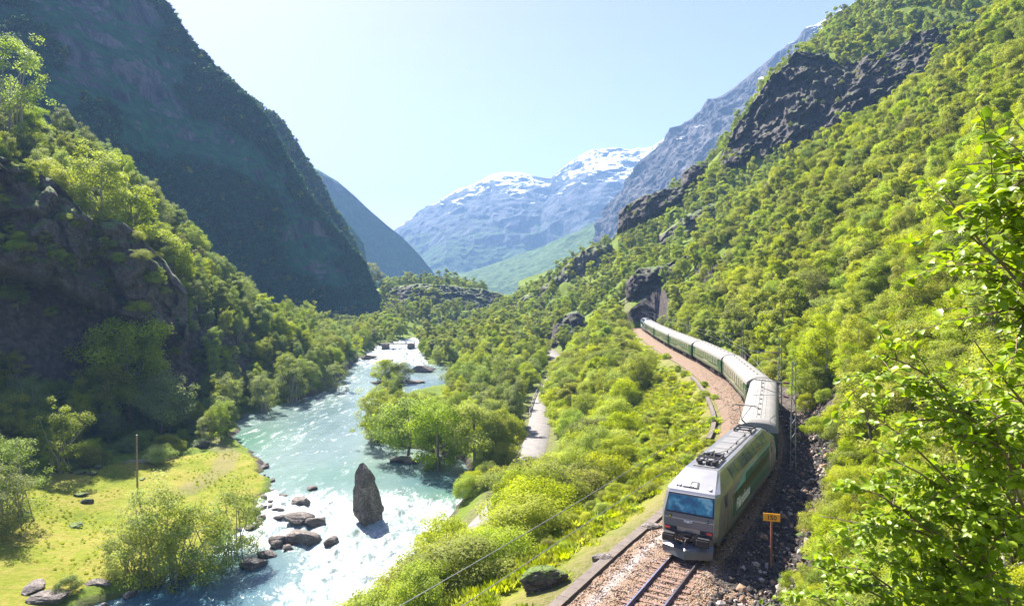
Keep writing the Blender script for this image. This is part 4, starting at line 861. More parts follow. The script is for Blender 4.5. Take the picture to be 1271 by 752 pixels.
clabel = ['green coach with ribbed grey roof coupled directly behind the leading locomotive', 'second coach behind the leading locomotive, at the tightest part of the bend', 'third green coach from the front, on the curve before the straight',
          'fourth green coach from the front, in the middle of the straight', 'fifth green coach from the front, last but one before the rear locomotive', 'last green coach, coupled to the silver rear locomotive by the tunnel']
for i in range(6):
    o = c0 if i == 0 else copy_tree(c0); place(o, s, CL); tag(o, clabel[i], 'coach', 'vehicles of the train'); s += CL + .55
L2 = copy_tree(L1); place(L2, s + .1, LOCO_L); tag(L2, 'silver locomotive at the far rear of the train, just outside the tunnel mouth', 'locomotive', 'vehicles of the train')

# ------------------------------------------------------------------ tunnel mouth
TPm = tp(S_AT(232)); TPn = tp(S_AT(250)); th = -math.atan2(TPn[0] - TPm[0], TPn[1] - TPm[1])
mb = MB(); n_ = 22
inner = [(-2.7, -.6), (-2.7, 3.6)] + [(-2.7 * math.cos(a), 3.6 + 3.3 * math.sin(a)) for a in np.linspace(0, math.pi, n_)[1:-1]] + [(2.7, 3.6), (2.7, -.6)]
out_ = []
for i, (x_, z_) in enumerate(inner):
    a = math.atan2(z_ - 3.2, x_); rr = 1.8 + .9 * mnoise.noise(Vector((x_ * .6, z_ * .6, 3))); out_.append((x_ + math.cos(a) * rr, z_ + max(0, math.sin(a)) * rr) if z_ > 0 else (x_ + (2.6 if x_ > 0 else -2.6), -1.0))
rings = [[(x_, 0.25 * mnoise.noise(Vector((x_, z_, 9))), z_) for x_, z_ in out_], [(x_, -.6 + .4 * mnoise.noise(Vector((x_ * .7, z_ * .7, 1))), z_) for x_, z_ in [((a[0] + b[0]) / 2, (a[1] + b[1]) / 2) for a, b in zip(inner, out_)]], [(x_, -.2, z_) for x_, z_ in inner], [(x_, 6, z_) for x_, z_ in inner], [(x_, 26, z_) for x_, z_ in inner]]
mb.loft(rings, cap=False, closed=False); mb.add([(x_, 26, z_) for x_, z_ in inner], [tuple(range(len(inner)))])
tn = mb.build('tunnel', MAT['rock_dark']); tn.location = TPm; tn.rotation_euler = (0, 0, th); tag(tn, kind='structure')

# ------------------------------------------------------------------ line side: sign, masts, wires
simple('sign_orange', (.85, .36, .02), .5); simple('mast_steel', (.23, .25, .24), .6, .5, .2, 4); simple('wire', (.2, .21, .2), .5, .5); simple('pole_wood', (.25, .2, .14), .9, var=.3, scale=5); simple('black_paint', (.02, .02, .02), .6)
sp = at(957, 700, 33.6); zg = hz1(sp[0], sp[1]); sg = empty('distance_sign', (sp[0], sp[1], zg - .1), R(-14)); 
ht = (CAM_Z - zg) - (640 - 357) / F * 33.6
MB().tube([(0, 0, 0), (0, 0, ht + .1)], .055, 8).build('post', MAT['rust'], sg)
pl = MB().box(-.42, .42, -.09, -.06, ht - .25, ht + .16, .008).build('sign_plate', MAT['sign_orange'], sg)
text_mesh('150', .33, 'number', MAT['black_paint'], pl, Matrix.Translation((0, -.095, ht - .165)) @ Matrix.Rotation(R(90), 4, 'X'), .006, align='CENTER')
tag(sg, 'orange plate reading 150 on a rusty post beside the locomotive', 'sign')
def mast(px, D, ptop, off_track, label, arm=True):
    p = at(px, 500, D); zb = min(hz1(p[0], p[1]), -.2); H_ = CAM_Z - zb - (ptop - 357) / F * D
    st = float(TS[np.argmin(np.hypot(TRACK[:, 0] - p[0], TRACK[:, 1] - p[1]))]); q = tp(st); q2 = tp(st + 1); th_ = -math.atan2(q2[0] - q[0], q2[1] - q[1])
    root = empty('catenary_mast', (p[0], p[1], zb), th_); mb = MB()
    for sx in (-1, 1):
        for sy in (-1, 1): mb.tube([(sx * .2, sy * .16, 0), (sx * .12, sy * .12, H_)], .032, 4)
    k_ = int(H_ / .55)
    for i in range(k_):
        z0, z1 = i * H_ / k_, (i + 1) * H_ / k_; w0 = .2 - .08 * z0 / H_; w1 = .2 - .08 * z1 / H_; sgn = 1 if i % 2 else -1
        for sy in (-1, 1): mb.tube([(-w0 * sgn, sy * .15, z0), (w1 * sgn, sy * .15, z1)], .016, 4)
        for sx in (-1, 1): mb.tube([(sx * w0, -.15 * sgn, z0), (sx * w1, .15 * sgn, z1)], .016, 4)
    mb.build('lattice', MAT['mast_steel'], root); MB().box(-.35, .35, -.35, .35, -.6, .12, .03).build('footing', MAT['concrete'], root)
    if arm:
        d = float(np.hypot(p[0] - q[0], p[1] - q[1])); a = MB(); z1 = 5.55 - zb + 1.05; z2 = z1 - 1.2
        a.tube([(0, 0, z1), (-d - .5, 0, z1 + .15)], .04, 5); a.tube([(0, 0, z2), (-d + .3, 0, z2 + .7)], .03, 5); a.tube([(-d + .3, 0, z2 + .7), (-d + .3, 0, z1 + .1)], .025, 5); a.tube([(-1.1, 0, z2 + .2), (-d - .4, 0, z2 + .05)], .02, 5); a.build('arm', MAT['mast_steel'], root)
        i_ = MB(); i_.tube([(-.35, 0, z1), (-.75, 0, z1 + .02)], .09, 8); i_.tube([(-.35, 0, z2 + .05), (-.75, 0, z2 + .14)], .09, 8); i_.build('insulator', MAT['insulator'], root)
    tag(root, label, 'catenary mast', 'lattice masts along the line'); return root
mast(985, 51, 449, 4, 'nearest grey lattice mast, right of the bend beside the first coach')
mast(968, 74.8, 418, 3, 'second nearest lattice mast, behind the tightest bend of the train')
mast(921, 106, 400, 3, 'lattice mast showing above the third coach, left of two nearer masts')
mast(853, 151, 389, 3, 'farthest small lattice mast, above the fourth coach near the wood')
def wire(pts, r, label, grp=None, sag=0.0, name='overhead_wire', cat='wire'):
    out = []
    for a, b_ in zip(pts[:-1], pts[1:]):
        a, b_ = np.array(a, float), np.array(b_, float)
        for t_ in np.linspace(0, 1, 13)[:-1]: q = a * (1 - t_) + b_ * t_; q[2] -= sag * 4 * t_ * (1 - t_); out.append(tuple(q))
    out.append(tuple(pts[-1])); o = MB().tube(out, r, 5).build(name, MAT['wire']); tag(o, label, cat, grp); return o
ym = [12, 31, 51, 62, 74.8, 90, 106, 128, 151, 180, 205, 240]
wire([tp(S_AT(y_), (.2 if i % 2 else -.2), 5.55) for i, y_ in enumerate(ym)], .014, 'thin contact wire running over the roofs of the train', 'wires over the track')
wire([tp(S_AT(y_), 0, 6.75) for y_ in (12, 51, 74.8, 106, 151, 195, 240)], .014, 'upper carrying wire hung from mast to mast above the train', 'wires over the track', .5)
pw = []
for i in range(3):
    a = at(828 + i * 4, 300 - i * 1.5, 262); b_ = at(1056 + i * 34, 184 + i * 4, 190); c_ = at(1330, 8 + i * 44, 125)
    wire([tuple(a), tuple(b_), tuple(c_)], .035, ['uppermost power line', 'middle power line', 'lowest power line'][i] + ' of three crossing the wooded slope on the right', 'power lines over the right slope', 1.2, 'power_line', 'power line')
def pole(name, p, H_, label, r=.13, cross=False, grp=None):
    o = empty(name, tuple(p)); MB().tube([(0, 0, -.5), (0, 0, H_)], [r * 1.15, r * .8], 9).build('shaft', MAT['pole_wood'], o)
    if cross:
        MB().box(-.9, .9, -.06, .06, H_ - .7, H_ - .55).build('crossarm', MAT['pole_wood'], o)
        i_ = MB()
        for x_ in (-.8, 0, .8): i_.tube([(x_, 0, H_ - .55), (x_, 0, H_ - .3)], .06, 6)
        i_.build('insulator', MAT['insulator'], o)
    else: MB().tube([(0, 0, H_ - .02), (0, 0, H_ + .06)], r * .95, 9).build('cap', MAT['mast_steel'], o)
    tag(o, label, 'pole', grp); return o
def pole_at(px, pyb, pyt, D, *a, **k):
    p = at(px, pyb, D); z = hz1(p[0], p[1]); zt = CAM_Z - (pyt - 357) / F * D; return pole('utility_pole', (p[0], p[1], z), max(2, zt - z), *a, **k)
pole_at(170.5, 606, 541, 98, 'bare grey pole standing alone in the yellow green meadow')
pole_at(262, 550, 507, 128, 'thin pole beside the boulder at the far end of the meadow', r=.09)
pole_at(831, 318, 299, 262, 'wooden power pole on the wooded slope above the tunnel crags', cross=True)
pole_at(773, 290, 262, 338, 'left one of two power poles on the ridge against the far mountain', cross=True, grp='poles on the ridge')
pole_at(779, 288, 262, 341, 'right one of two power poles on the ridge against the far mountain', cross=True, grp='poles on the ridge')
pole_at(569, 507, 478, 168, 'slim dark pole among the riverside trees left of the road', r=.1)
wire([at(400, 775, 44), at(630, 652, 56), at(826, 546, 80)], .012, 'pale upper cable slanting over the bushes left of the track', 'cables over the embankment bushes', .15, 'cable', 'cable')
wire([at(540, 790, 37), at(700, 680, 44), at(800, 600, 60)], .007, 'thin lower cable skimming the grass bank left of the track', 'cables over the embankment bushes', .1, 'cable', 'cable')

# ------------------------------------------------------------------ guard rail, bridge, hut
simple('guard_steel', (.3, .29, .27), .6, .3); simple('plank', (.14, .11, .085), .85)
def guardrail(off, ya, yb, label, post_every=4.0):
    k_ = (ROAD[:, 1] > ya) & (ROAD[:, 1] < yb); P_ = ROAD[k_]; T = np.gradient(P_, axis=0); T /= np.linalg.norm(T, axis=1)[:, None]; P2 = P_ + np.stack([T[:, 1], -T[:, 0]], 1) * off
    root = empty('guard_rail', (P2[0, 0], P2[0, 1], float(ROADZ(P2[0, 1])))); b0 = Vector(root.location); rings = []
    for p in P2:
        z = float(ROADZ(p[1])); rings.append([tuple(Vector((p[0] + dx, p[1], z + dz)) - b0) for dx, dz in ((-.03, .45), (.03, .45), (.05, .6), (.03, .8), (-.03, .8), (-.01, .62))])
    MB().loft(rings).build('beam', MAT['guard_steel'], root); s_ = arclen(P2)
    for i, q in enumerate(np.arange(.5, s_[-1], post_every)):
        x_ = np.interp(q, s_, P2[:, 0]); y_ = np.interp(q, s_, P2[:, 1]); z = float(ROADZ(y_)); c_ = Vector((x_ - .1, y_, z)) - b0
        MB().box(c_.x - .06, c_.x + .06, c_.y - .06, c_.y + .06, c_.z - .3, c_.z + .75).build('post', MAT['guard_steel'], root)
    tag(root, label, 'guard rail')
guardrail(-2.3, 88, 112, 'steel guard rail on the river side of the near road stretch')
guardrail(-2.3, 140, 186, 'dark guard rail along the far bend of the valley road')
guardrail(-2.3, 46, 66, 'short guard rail end above the white water at the bottom edge')
bp = at(497, 431, 292); zb = float(RIVZ(292)) + 2.3; br = empty('footbridge', (bp[0], bp[1], zb), R(4))
MB().box(-9, 6.5, -1.3, 1.3, -.3, 0, .03).build('deck', MAT['plank'], br)
for s_ in (-1.25, 1.25):
    q = MB(); q.box(-9, 6.5, s_ - .04, s_ + .04, .9, 1.0)
    for x_ in np.arange(-8.8, 6.6, 1.9): q.box(x_ - .05, x_ + .05, s_ - .05, s_ + .05, 0, .95)
    q.build('railing', MAT['plank'], br)
for x_ in (-6.6, 4.8): MB().box(x_ - 1.6, x_ + 1.6, -1.7, 1.7, -3.6, -.302, .2).build('abutment', MAT['rock_river'], br)
tag(br, 'low plank footbridge crossing the white river far up the valley', 'bridge')
#PART4
# ------------------------------------------------------------------ plants: leaf crowns and trunks
def leaf_quads(P, Nn, l, wd, rng, fold=0.0):
    """rhombic leaves at P facing roughly Nn"""
    n = len(P); a = rng.normal(size=(n, 3)); a -= Nn * (a * Nn).sum(1)[:, None]; a /= np.linalg.norm(a, axis=1)[:, None] + 1e-9; b_ = np.cross(Nn, a)
    s = (l * rng.uniform(.65, 1.3, n))[:, None]; q = s * wd
    v = np.stack([P - a * s * .5, P + b_ * q * .5 - a * s * .05, P + a * s * .5, P - b_ * q * .5 - a * s * .05], 1).reshape(-1, 3)
    return v, np.arange(4 * n).reshape(n, 4)
def crown(name, mat, h, r, nleaf, leaf, seed, zc=.6, hz_=.42, nclump=46, multi=False, crs=.27):
    rng = np.random.default_rng(seed); d = rng.normal(size=(nclump, 3)); d /= np.linalg.norm(d, axis=1)[:, None]
    rad_ = rng.uniform(.45, 1.0, nclump) ** .6; lump = 1 + .5 * vnoise(d * 1.3 + seed * 3.1, seed)
    Cc = d * (rad_ * lump)[:, None] * np.array([r, r, h * hz_]) + np.array([0, 0, h * zc]); Cc[:, 2] = np.maximum(Cc[:, 2], h * (.06 if multi else .16))
    top_ = Cc[:, 2] > h * zc; Cc[top_, :2] *= .9
    cr = r * crs * rng.uniform(.6, 1.35, nclump)
    w_ = cr ** 2; idx = rng.choice(nclump, nleaf, p=w_ / w_.sum()); e = rng.normal(size=(nleaf, 3)); e /= np.linalg.norm(e, axis=1)[:, None]; e[:, 2] = np.where(rng.random(nleaf) < .35, np.abs(e[:, 2]), e[:, 2])
    rr = rng.uniform(.25, 1.0, nleaf) ** .5; P = Cc[idx] + e * (rr * cr[idx])[:, None] * np.array([1.1, 1.1, .75]); P += rng.normal(size=(nleaf, 3)) * r * .035
    out = e * .6 + (P - np.array([0, 0, h * zc])) / r * .35 + rng.normal(size=(nleaf, 3)) * .55 + np.array([0, 0, .95]); out /= np.linalg.norm(out, axis=1)[:, None]
    v, f = leaf_quads(P, out, leaf, .68, rng); me = mesh_np(name, v, f)
    ct = rng.uniform(0, 1, nclump); attr(me, 'tint', np.clip(ct[idx] * .6 + rng.uniform(0, .5, nleaf) - .05, 0, 1), 'FACE')
    me.materials.append(MAT[mat]); return me, Cc
def trunk(name, Cc, h, r0, seed, multi=False, mat='bark', nl=9):
    rng = random.Random(seed); mb = MB(); n = 3 if not multi else 1
    if not multi:
        pts = [(0, 0, -.6)]; x_ = y_ = 0
        for i in range(1, 7): x_ += rng.uniform(-.12, .12) * h * .12; y_ += rng.uniform(-.12, .12) * h * .12; pts.append((x_, y_, h * .13 * i))
        mb.tube(pts, [r0 * 1.25, r0, r0 * .85, r0 * .7, r0 * .5, r0 * .32, r0 * .15], 7)
        order = sorted(range(len(Cc)), key=lambda i: rng.random())[:nl]
        for i in order:
            c_ = Cc[i]; k_ = min(5, max(1, int(c_[2] / h / .13 * .7))); a = Vector(pts[k_]); b_ = Vector(c_); md2 = (a + b_) / 2 + Vector((0, 0, -.04 * h)); mb.tube([a, md2, b_], [r0 * .42, r0 * .25, r0 * .08], 5)
    else:
        for i in range(nl):
            c_ = Vector(Cc[rng.randrange(len(Cc))]); c_.z = max(c_.z, h * .5); a = Vector((rng.uniform(-.12, .12) * h, rng.uniform(-.12, .12) * h, -.5)); md2 = a * .5 + c_ * .5; md2.x *= .8; md2.y *= .8; md2.z += .08 * h
            mb.tube([a, md2, c_, c_ + (c_ - md2) * .25], [r0 * .6, r0 * .42, r0 * .2, r0 * .06], 5)
    me = bpy.data.meshes.new(name); me.from_pydata(mb.v, [], mb.f); me.update(); me.materials.append(MAT[mat])
    for p in me.polygons: p.use_smooth = True
    return me
SPECS = dict(
    tree0=dict(h=8, r=2.7, nleaf=15000, leaf=.17, nclump=60), tree1=dict(h=9, r=2.5, nleaf=14000, leaf=.17, nclump=52, zc=.58), tree2=dict(h=7, r=2.9, nleaf=14000, leaf=.17, nclump=56), tree3=dict(h=10, r=2.7, nleaf=15000, leaf=.17, nclump=64, zc=.57, hz_=.44),
    bush0=dict(h=3.4, r=2.0, nleaf=11000, leaf=.12, nclump=42, zc=.5, hz_=.46, multi=True), bush1=dict(h=4.2, r=2.1, nleaf=12000, leaf=.12, nclump=50, zc=.5, hz_=.46, multi=True), bush2=dict(h=2.8, r=2.2, nleaf=10000, leaf=.11, nclump=40, zc=.5, hz_=.46, multi=True),
    airy0=dict(h=9, r=3.0, nleaf=7500, leaf=.17, nclump=60, zc=.55, hz_=.45, multi=True, crs=.2), airy1=dict(h=8, r=2.6, nleaf=6500, leaf=.17, nclump=52, zc=.55, hz_=.45, multi=True, crs=.2),
    willow0=dict(h=9, r=3.0, nleaf=11000, leaf=.15, nclump=90, zc=.48, hz_=.52, multi=True, crs=.21), willow1=dict(h=8, r=2.8, nleaf=10000, leaf=.15, nclump=84, zc=.47, hz_=.5, multi=True, crs=.21),
    far0=dict(h=8, r=2.8, nleaf=6500, leaf=.27, nclump=34), far1=dict(h=9, r=2.5, nleaf=6000, leaf=.27, nclump=30), far2=dict(h=6.5, r=3.1, nleaf=6000, leaf=.27, nclump=30), mini0=dict(h=8, r=3.0, nleaf=900, leaf=.75, nclump=16), mini1=dict(h=7, r=3.3, nleaf=850, leaf=.75, nclump=14),
    near0=dict(h=2.4, r=1.5, nleaf=9000, leaf=.075, nclump=40, zc=.5, hz_=.48, multi=True, crs=.24), near1=dict(h=3.0, r=1.6, nleaf=10000, leaf=.08, nclump=46, zc=.5, hz_=.48, multi=True, crs=.24))
CROWN = {}
def get(spec, mat):
    if (spec, mat) not in CROWN:
        sp_ = SPECS[spec]; seed = sum(map(ord, spec)); base = next((CROWN[k_] for k_ in CROWN if k_[0] == spec), None)
        if base is None:
            me, Cc = crown('crown', mat, seed=seed, **{k_: v_ for k_, v_ in sp_.items()})
            tr = trunk('trunk', Cc, sp_['h'], .022 * sp_['h'] if not sp_.get('multi') else .011 * sp_['h'] + .02, seed, sp_.get('multi', False), 'bark_pale' if spec.startswith(('airy', 'tree3', 'willow')) else 'bark', 12 if spec.startswith(('airy', 'willow')) else 9)
        else: me = base[0].copy(); me.materials.clear(); me.materials.append(MAT[mat]); tr = base[1]
        both = CROWNBOTH(me, tr); CROWN[(spec, mat)] = (me, tr, both)
    return CROWN[(spec, mat)]
def CROWNBOTH(me, tr):
    """crown and trunk in one mesh, for instances in a mass"""
    import bmesh
    bm = bmesh.new(); bm.from_mesh(me); n0 = len(bm.faces); bm.from_mesh(tr); bm.faces.ensure_lookup_table()
    for f in bm.faces[n0:]: f.material_index = 1
    q = bpy.data.meshes.new('tree_mass'); bm.to_mesh(q); bm.free(); q.materials.append(me.materials[0]); q.materials.append(tr.materials[0]); return q

# crag cells: no tree grows out of a rock face
cell = {}
for a, b_, c_ in CR: k_ = (int(a // 2), int(b_ // 2)); cell[k_] = max(cell.get(k_, -99), c_)
def free_of_crag(x, y, z, tol=3.0):
    return np.array([cell.get((int(a // 2), int(b_ // 2)), -99) - c_ < tol for a, b_, c_ in zip(x, y, z)])
def jgrid(x0, x1, y0, y1, s, seed):
    rng = np.random.default_rng(seed); a, b_ = np.meshgrid(np.arange(x0, x1, s), np.arange(y0, y1, s), indexing='ij'); a = a.ravel() + rng.uniform(-.48, .48, a.size) * s; b_ = b_.ravel() + rng.uniform(-.48, .48, b_.size) * s; return a, b_
def gl(G_, x, y):
    i = np.clip(((x + 300) / 2).round().astype(int), 0, len(GX) - 1); j = np.clip(((y + 20) / 2).round().astype(int), 0, len(GY) - 1); return G_[i, j]
SGX, SGY = np.gradient(GZ, 2.0); GS = np.hypot(SGX, SGY)

PL = []     # every plant: x, y, z, size factor, spec, material, zone
def add_zone(zone, x, y, specs, mats, pm, smin, smax, seed, maxslope=2.2, tol=3.0, wmin=None, seecheck=True, margin=60):
    rng = np.random.default_rng(seed); z = hz(x, y); k_ = (gl(GS, x, y) < maxslope) & free_of_crag(x, y, z, tol)
    x, y, z = x[k_], y[k_], z[k_]; px, py, zf = project(np.stack([x, y, z + 3], 1)); k_ = (px > -margin) & (px < 1271 + margin) & (y > 4) & (py > -60) & (py < 760 + 8000 / np.maximum(zf, 5)); x, y, z = x[k_], y[k_], z[k_]
    if seecheck: k_ = seen(np.stack([x, y, z + 9], 1)); x, y, z = x[k_], y[k_], z[k_]
    n = len(x); sp_ = rng.choice(specs, n); mt = rng.choice(mats, n, p=pm); sc_ = rng.uniform(smin, smax, n) * (1 + .12 * rng.normal(size=n)); sc_ = np.clip(sc_, smin * .7, smax * 1.25)
    for i in range(n): PL.append((x[i], y[i], z[i], sc_[i], sp_[i], mt[i], zone))
def base_ok(x, y, dtr=5, dro=4.0, dbk=1.5):
    t_ = gl(_dt, x, y); r_ = gl(_dr, x, y); b_ = gl(_db, x, y); return t_, r_, b_, (np.abs(t_) > dtr) & ((np.abs(r_) > dro) | (y > 256)) & (b_ > dbk) & ~in_poly(x, y, MEADOW)
def clearing(x, y): return fbm(np.stack([x, y, x * 0], 1) * .045, 3, 201)
# right slope
x, y = jgrid(8, 200, 18, 225, 2.9, 1); t_, r_, b_, ok = base_ok(x, y); k_ = ok & (t_ > np.interp(y, [30, 50, 110, 200], [7.6, 7.6, 6.2, 5.5])) & ((y > 40) | (t_ > 12)) & (y < 226)
x, y = x[k_], y[k_]; near = y < 95
add_zone('right', x[near], y[near], ['tree0', 'tree1', 'tree2', 'tree3'], ['leaf_fresh', 'leaf_mid', 'leaf_gold'], [.78, .17, .05], .42, .88, 2, 3)
add_zone('right', x[~near], y[~near], ['far0', 'far1', 'far2', 'tree2', 'tree0'], ['leaf_fresh', 'leaf_mid', 'leaf_gold'], [.68, .29, .03], .45, .9, 3, 3)
x, y = jgrid(10, 100, 16, 120, 2.6, 4); t_, r_, b_, ok = base_ok(x, y); k_ = ok & (t_ > np.interp(y, [16, 40, 60, 110], [6.2, 6.0, 5.6, 5.2])); add_zone('right_low', x[k_], y[k_], ['bush0', 'bush2', 'bush1'], ['leaf_fresh', 'leaf_mid'], [.85, .15], .4, .75, 5, 3)
# beyond the tunnel
x, y = jgrid(-40, 260, 222, 470, 4.3, 6); t_, r_, b_, ok = base_ok(x, y, 0); k_ = ok & ~((np.abs(t_) < 6) & (y < 236)) & (clearing(x, y) > -.42)
add_zone('beyond', x[k_], y[k_], ['far0', 'far1', 'far2'], ['leaf_fresh', 'leaf_mid', 'leaf_dull'], [.5, .4, .1], .5, 1.0, 7, 1.9, 2.0)
# below the line: embankment bushes
x, y = jgrid(-25, 45, 24, 215, 2.5, 8); t_, r_, b_, ok = base_ok(x, y, 4, 4.2); edge = np.interp(y, [25, 40, 60, 100, 135, 200], [-12, -10.5, -14.5, -17, -10, -6]) + 1.2 * vnoise(np.stack([y * .2, y * 0, y * 0], 1), 4)
k_ = ok & (t_ < edge) & (r_ > 0)
add_zone('bank', x[k_], y[k_], ['bush0', 'bush1', 'bush2'], ['leaf_fresh', 'leaf_mid'], [.72, .28], .85, 1.45, 9, 3)
x, y = jgrid(8, 50, 118, 226, 4.2, 10); t_, r_, b_, ok = base_ok(x, y, 5, 6); k_ = ok & (t_ < -9) & (r_ > 5); add_zone('bank', x[k_], y[k_], ['tree0', 'tree2', 'far0'], ['leaf_fresh', 'leaf_mid'], [.6, .4], .6, .95, 11, 3)
# between road and river
x, y = jgrid(-50, 15, 40, 262, 3.9, 12); t_, r_, b_, ok = base_ok(x, y, 5, 4.6, 1.6); k_ = ok & (r_ < 0) & (b_ < 60) & (x > -33) & ((y > 100) | ((y < 88) & (b_ > 1.5)))
add_zone('riverside', x[k_], y[k_], ['tree0', 'tree2', 'airy1', 'tree1'], ['leaf_mid', 'leaf_fresh', 'leaf_dull'], [.5, .3, .2], .62, .98, 13, 3)
x, y = jgrid(-30, 6, 50, 106, 2.4, 41); t_, r_, b_, ok = base_ok(x, y, 5, 3.4, .6); k_ = ok & (r_ < 0) & (x > np.interp(y, RIVY, RIVR)); add_zone('riverside', x[k_], y[k_], ['bush0', 'bush1', 'bush2'], ['leaf_fresh', 'leaf_mid'], [.6, .4], .7, 1.2, 42, 3)
x, y = jgrid(-45, 20, 215, 350, 4.3, 14); t_, r_, b_, ok = base_ok(x, y, 8, 4, 1.5); k_ = ok & (x > -44 + 0 * y) & (x > np.interp(y, RIVY, RIVR)); add_zone('far_riverside', x[k_], y[k_], ['far0', 'far2', 'far1'], ['leaf_mid', 'leaf_fresh', 'leaf_dull'], [.5, .3, .2], .6, .95, 15, 3)
# left hillside
x, y = jgrid(-175, -30, 60, 300, 4.1, 16); t_, r_, b_, ok = base_ok(x, y, 5, 5, 1.2); k_ = ok & (x < np.interp(y, RIVY, RIVL)) & ~((y < 128) & (x > -72)) & ~((y < 118) & (x > -84)) & (clearing(x, y) > -.5)
add_zone('left', x[k_], y[k_], ['tree0', 'tree1', 'tree3', 'airy0', 'far0'], ['leaf_mid', 'leaf_dull', 'leaf_fresh'], [.45, .37, .18], .6, 1.05, 17, 2.6, 1.2)
x, y = jgrid(-175, -60, 70, 260, 3.2, 18); t_, r_, b_, ok = base_ok(x, y, 5, 5, 1.0); k_ = ok & (x < np.interp(y, RIVY, RIVL)) & ~((y < 118) & (x > -70)); add_zone('left_low', x[k_], y[k_], ['bush0', 'bush2'], ['leaf_mid', 'leaf_dull', 'leaf_fresh'], [.5, .3, .2], .5, .95, 19, 3.5, 1.5)
# valley end: terrace, knoll, gully
x, y = jgrid(-260, 60, 300, 540, 5.0, 20); t_, r_, b_, ok = base_ok(x, y, 0, 3, 1.5); k_ = ok & ((x < -45) | (y > 345)) & (x < 45) & (clearing(x, y) > -.45); add_zone('valley_end', x[k_], y[k_], ['far0', 'far1', 'far2'], ['leaf_mid', 'leaf_dull', 'leaf_fresh'], [.4, .3, .3], .55, 1.0, 21, 2.2, 2.0)

# named single trees of the photograph: px, base py, D, top py, spec, material, name, label
SINGLE = [
    (26, 668, 82, 530, 'willow0', 'leaf_dull', 'tree', 'large pale grey green tree at the left edge of the meadow'),
    (-8, 700, 76, 560, 'willow1', 'leaf_dull', 'tree', 'pale tree cut by the left photo edge above the meadow corner'),
    (76, 585, 101, 500, 'airy1', 'leaf_mid', 'tree', 'round shaded tree behind the meadow, right of the large pale tree'),
    (160, 716, 71, 628, 'willow1', 'leaf_dull', 'willow', 'leftmost willow of the thicket between meadow and water'),
    (192, 722, 70, 592, 'willow0', 'leaf_mid', 'willow', 'tallest willow with many thin stems at the meadow shore'),
    (224, 716, 71, 600, 'willow1', 'leaf_mid', 'willow', 'middle willow of the meadow shore, just right of the tallest'),
    (256, 706, 73, 606, 'willow1', 'leaf_dull', 'willow', 'slim willow with dark stem on the lower meadow shore'),
    (288, 690, 76, 596, 'willow0', 'leaf_mid', 'willow', 'rightmost willow leaning over the rapids by the shore rocks'),
    (84, 742, 65.5, 716, 'bush0', 'leaf_dull', 'bush', 'small thin bush on the shore rocks at the lower left'),
    (254, 548, 126, 512, 'airy1', 'leaf_dull', 'bush', 'slender pale bush beside the boulder at the end of the meadow'),
    (107, 570, 106, 549, 'bush1', 'leaf_fresh', 'bush', 'small bright bush on the shaded upper edge of the meadow'),
    (200, 562, 110, 552, 'bush2', 'leaf_dull', 'bush', 'sparse low bush over the driftwood at the top of the meadow'),
    (125, 246, 129, 178, 'tree3', 'leaf_gold', 'maple_tree', 'tall golden yellow tree on the sunlit shoulder at the left'),
    (165, 270, 137, 216, 'tree1', 'leaf_gold', 'maple_tree', 'golden yellow tree just right of the tallest golden one'),
    (60, 232, 124, 196, 'tree0', 'leaf_gold', 'maple_tree', 'wide yellow crown left of the tallest golden tree'),
    (220, 322, 148, 284, 'tree1', 'leaf_gold', 'maple_tree', 'small golden tree on the ridge edge above the shaded crag'),
    (12, 130, 144, 48, 'airy0', 'leaf_dull', 'tree', 'highest pale tree at the left edge against the dark mountain'),
    (160, 480, 118, 390, 'tree0', 'leaf_mid', 'tree', 'large rounded shaded tree at the foot of the left crag'),
    (128, 520, 112, 448, 'tree2', 'leaf_mid', 'tree', 'broad dark tree above the meadow left of the rounded shaded tree'),
    (200, 530, 118, 460, 'tree2', 'leaf_dull', 'tree', 'spreading shaded tree over the footpath behind the meadow'),
    (330, 520, 160, 462, 'airy0', 'leaf_dull', 'tree', 'sunlit tree leaning over the turquoise water on the left bank'),
    (362, 498, 172, 448, 'airy1', 'leaf_mid', 'tree', 'light green tree on the left bank right of the leaning tree'),
    (418, 480, 192, 446, 'airy1', 'leaf_dull', 'tree', 'small thin tree at the outermost corner of the left bank'),
    (480, 474, 205, 443, 'tree2', 'leaf_mid', 'bush', 'dense round bush on the small river island'),
    (497, 474, 206, 447, 'bush1', 'leaf_dull', 'bush', 'smaller bush at the right end of the river island'),
    (468, 560, 128, 484, 'airy0', 'leaf_mid', 'tree', 'leaning tree with visible trunk over the water opposite the meadow'),
    (505, 575, 119, 486, 'tree2', 'leaf_mid', 'tree', 'second tree from the water on the tree covered river spit'),
    (545, 590, 111, 492, 'tree0', 'leaf_mid', 'tree', 'broad dense tree in the middle of the river spit'),
    (590, 592, 108, 496, 'tree2', 'leaf_mid', 'tree', 'large dense tree of the river spit close to the road'),
    (620, 590, 108, 505, 'tree0', 'leaf_mid', 'tree', 'dense tree beside the road at its guard rail'),
    (600, 505, 165, 446, 'airy1', 'leaf_mid', 'tree', 'slender tree with clear trunk standing behind the river spit'),
    (635, 500, 168, 436, 'tree1', 'leaf_fresh', 'tree', 'tall bright tree on the river side of the far road bend'),
    (460, 350, 500, 332, 'far2', 'leaf_fresh', 'tree', 'small tree standing on the skyline of the far knoll'),
]
IND = []
sx, sy, sr = [], [], []
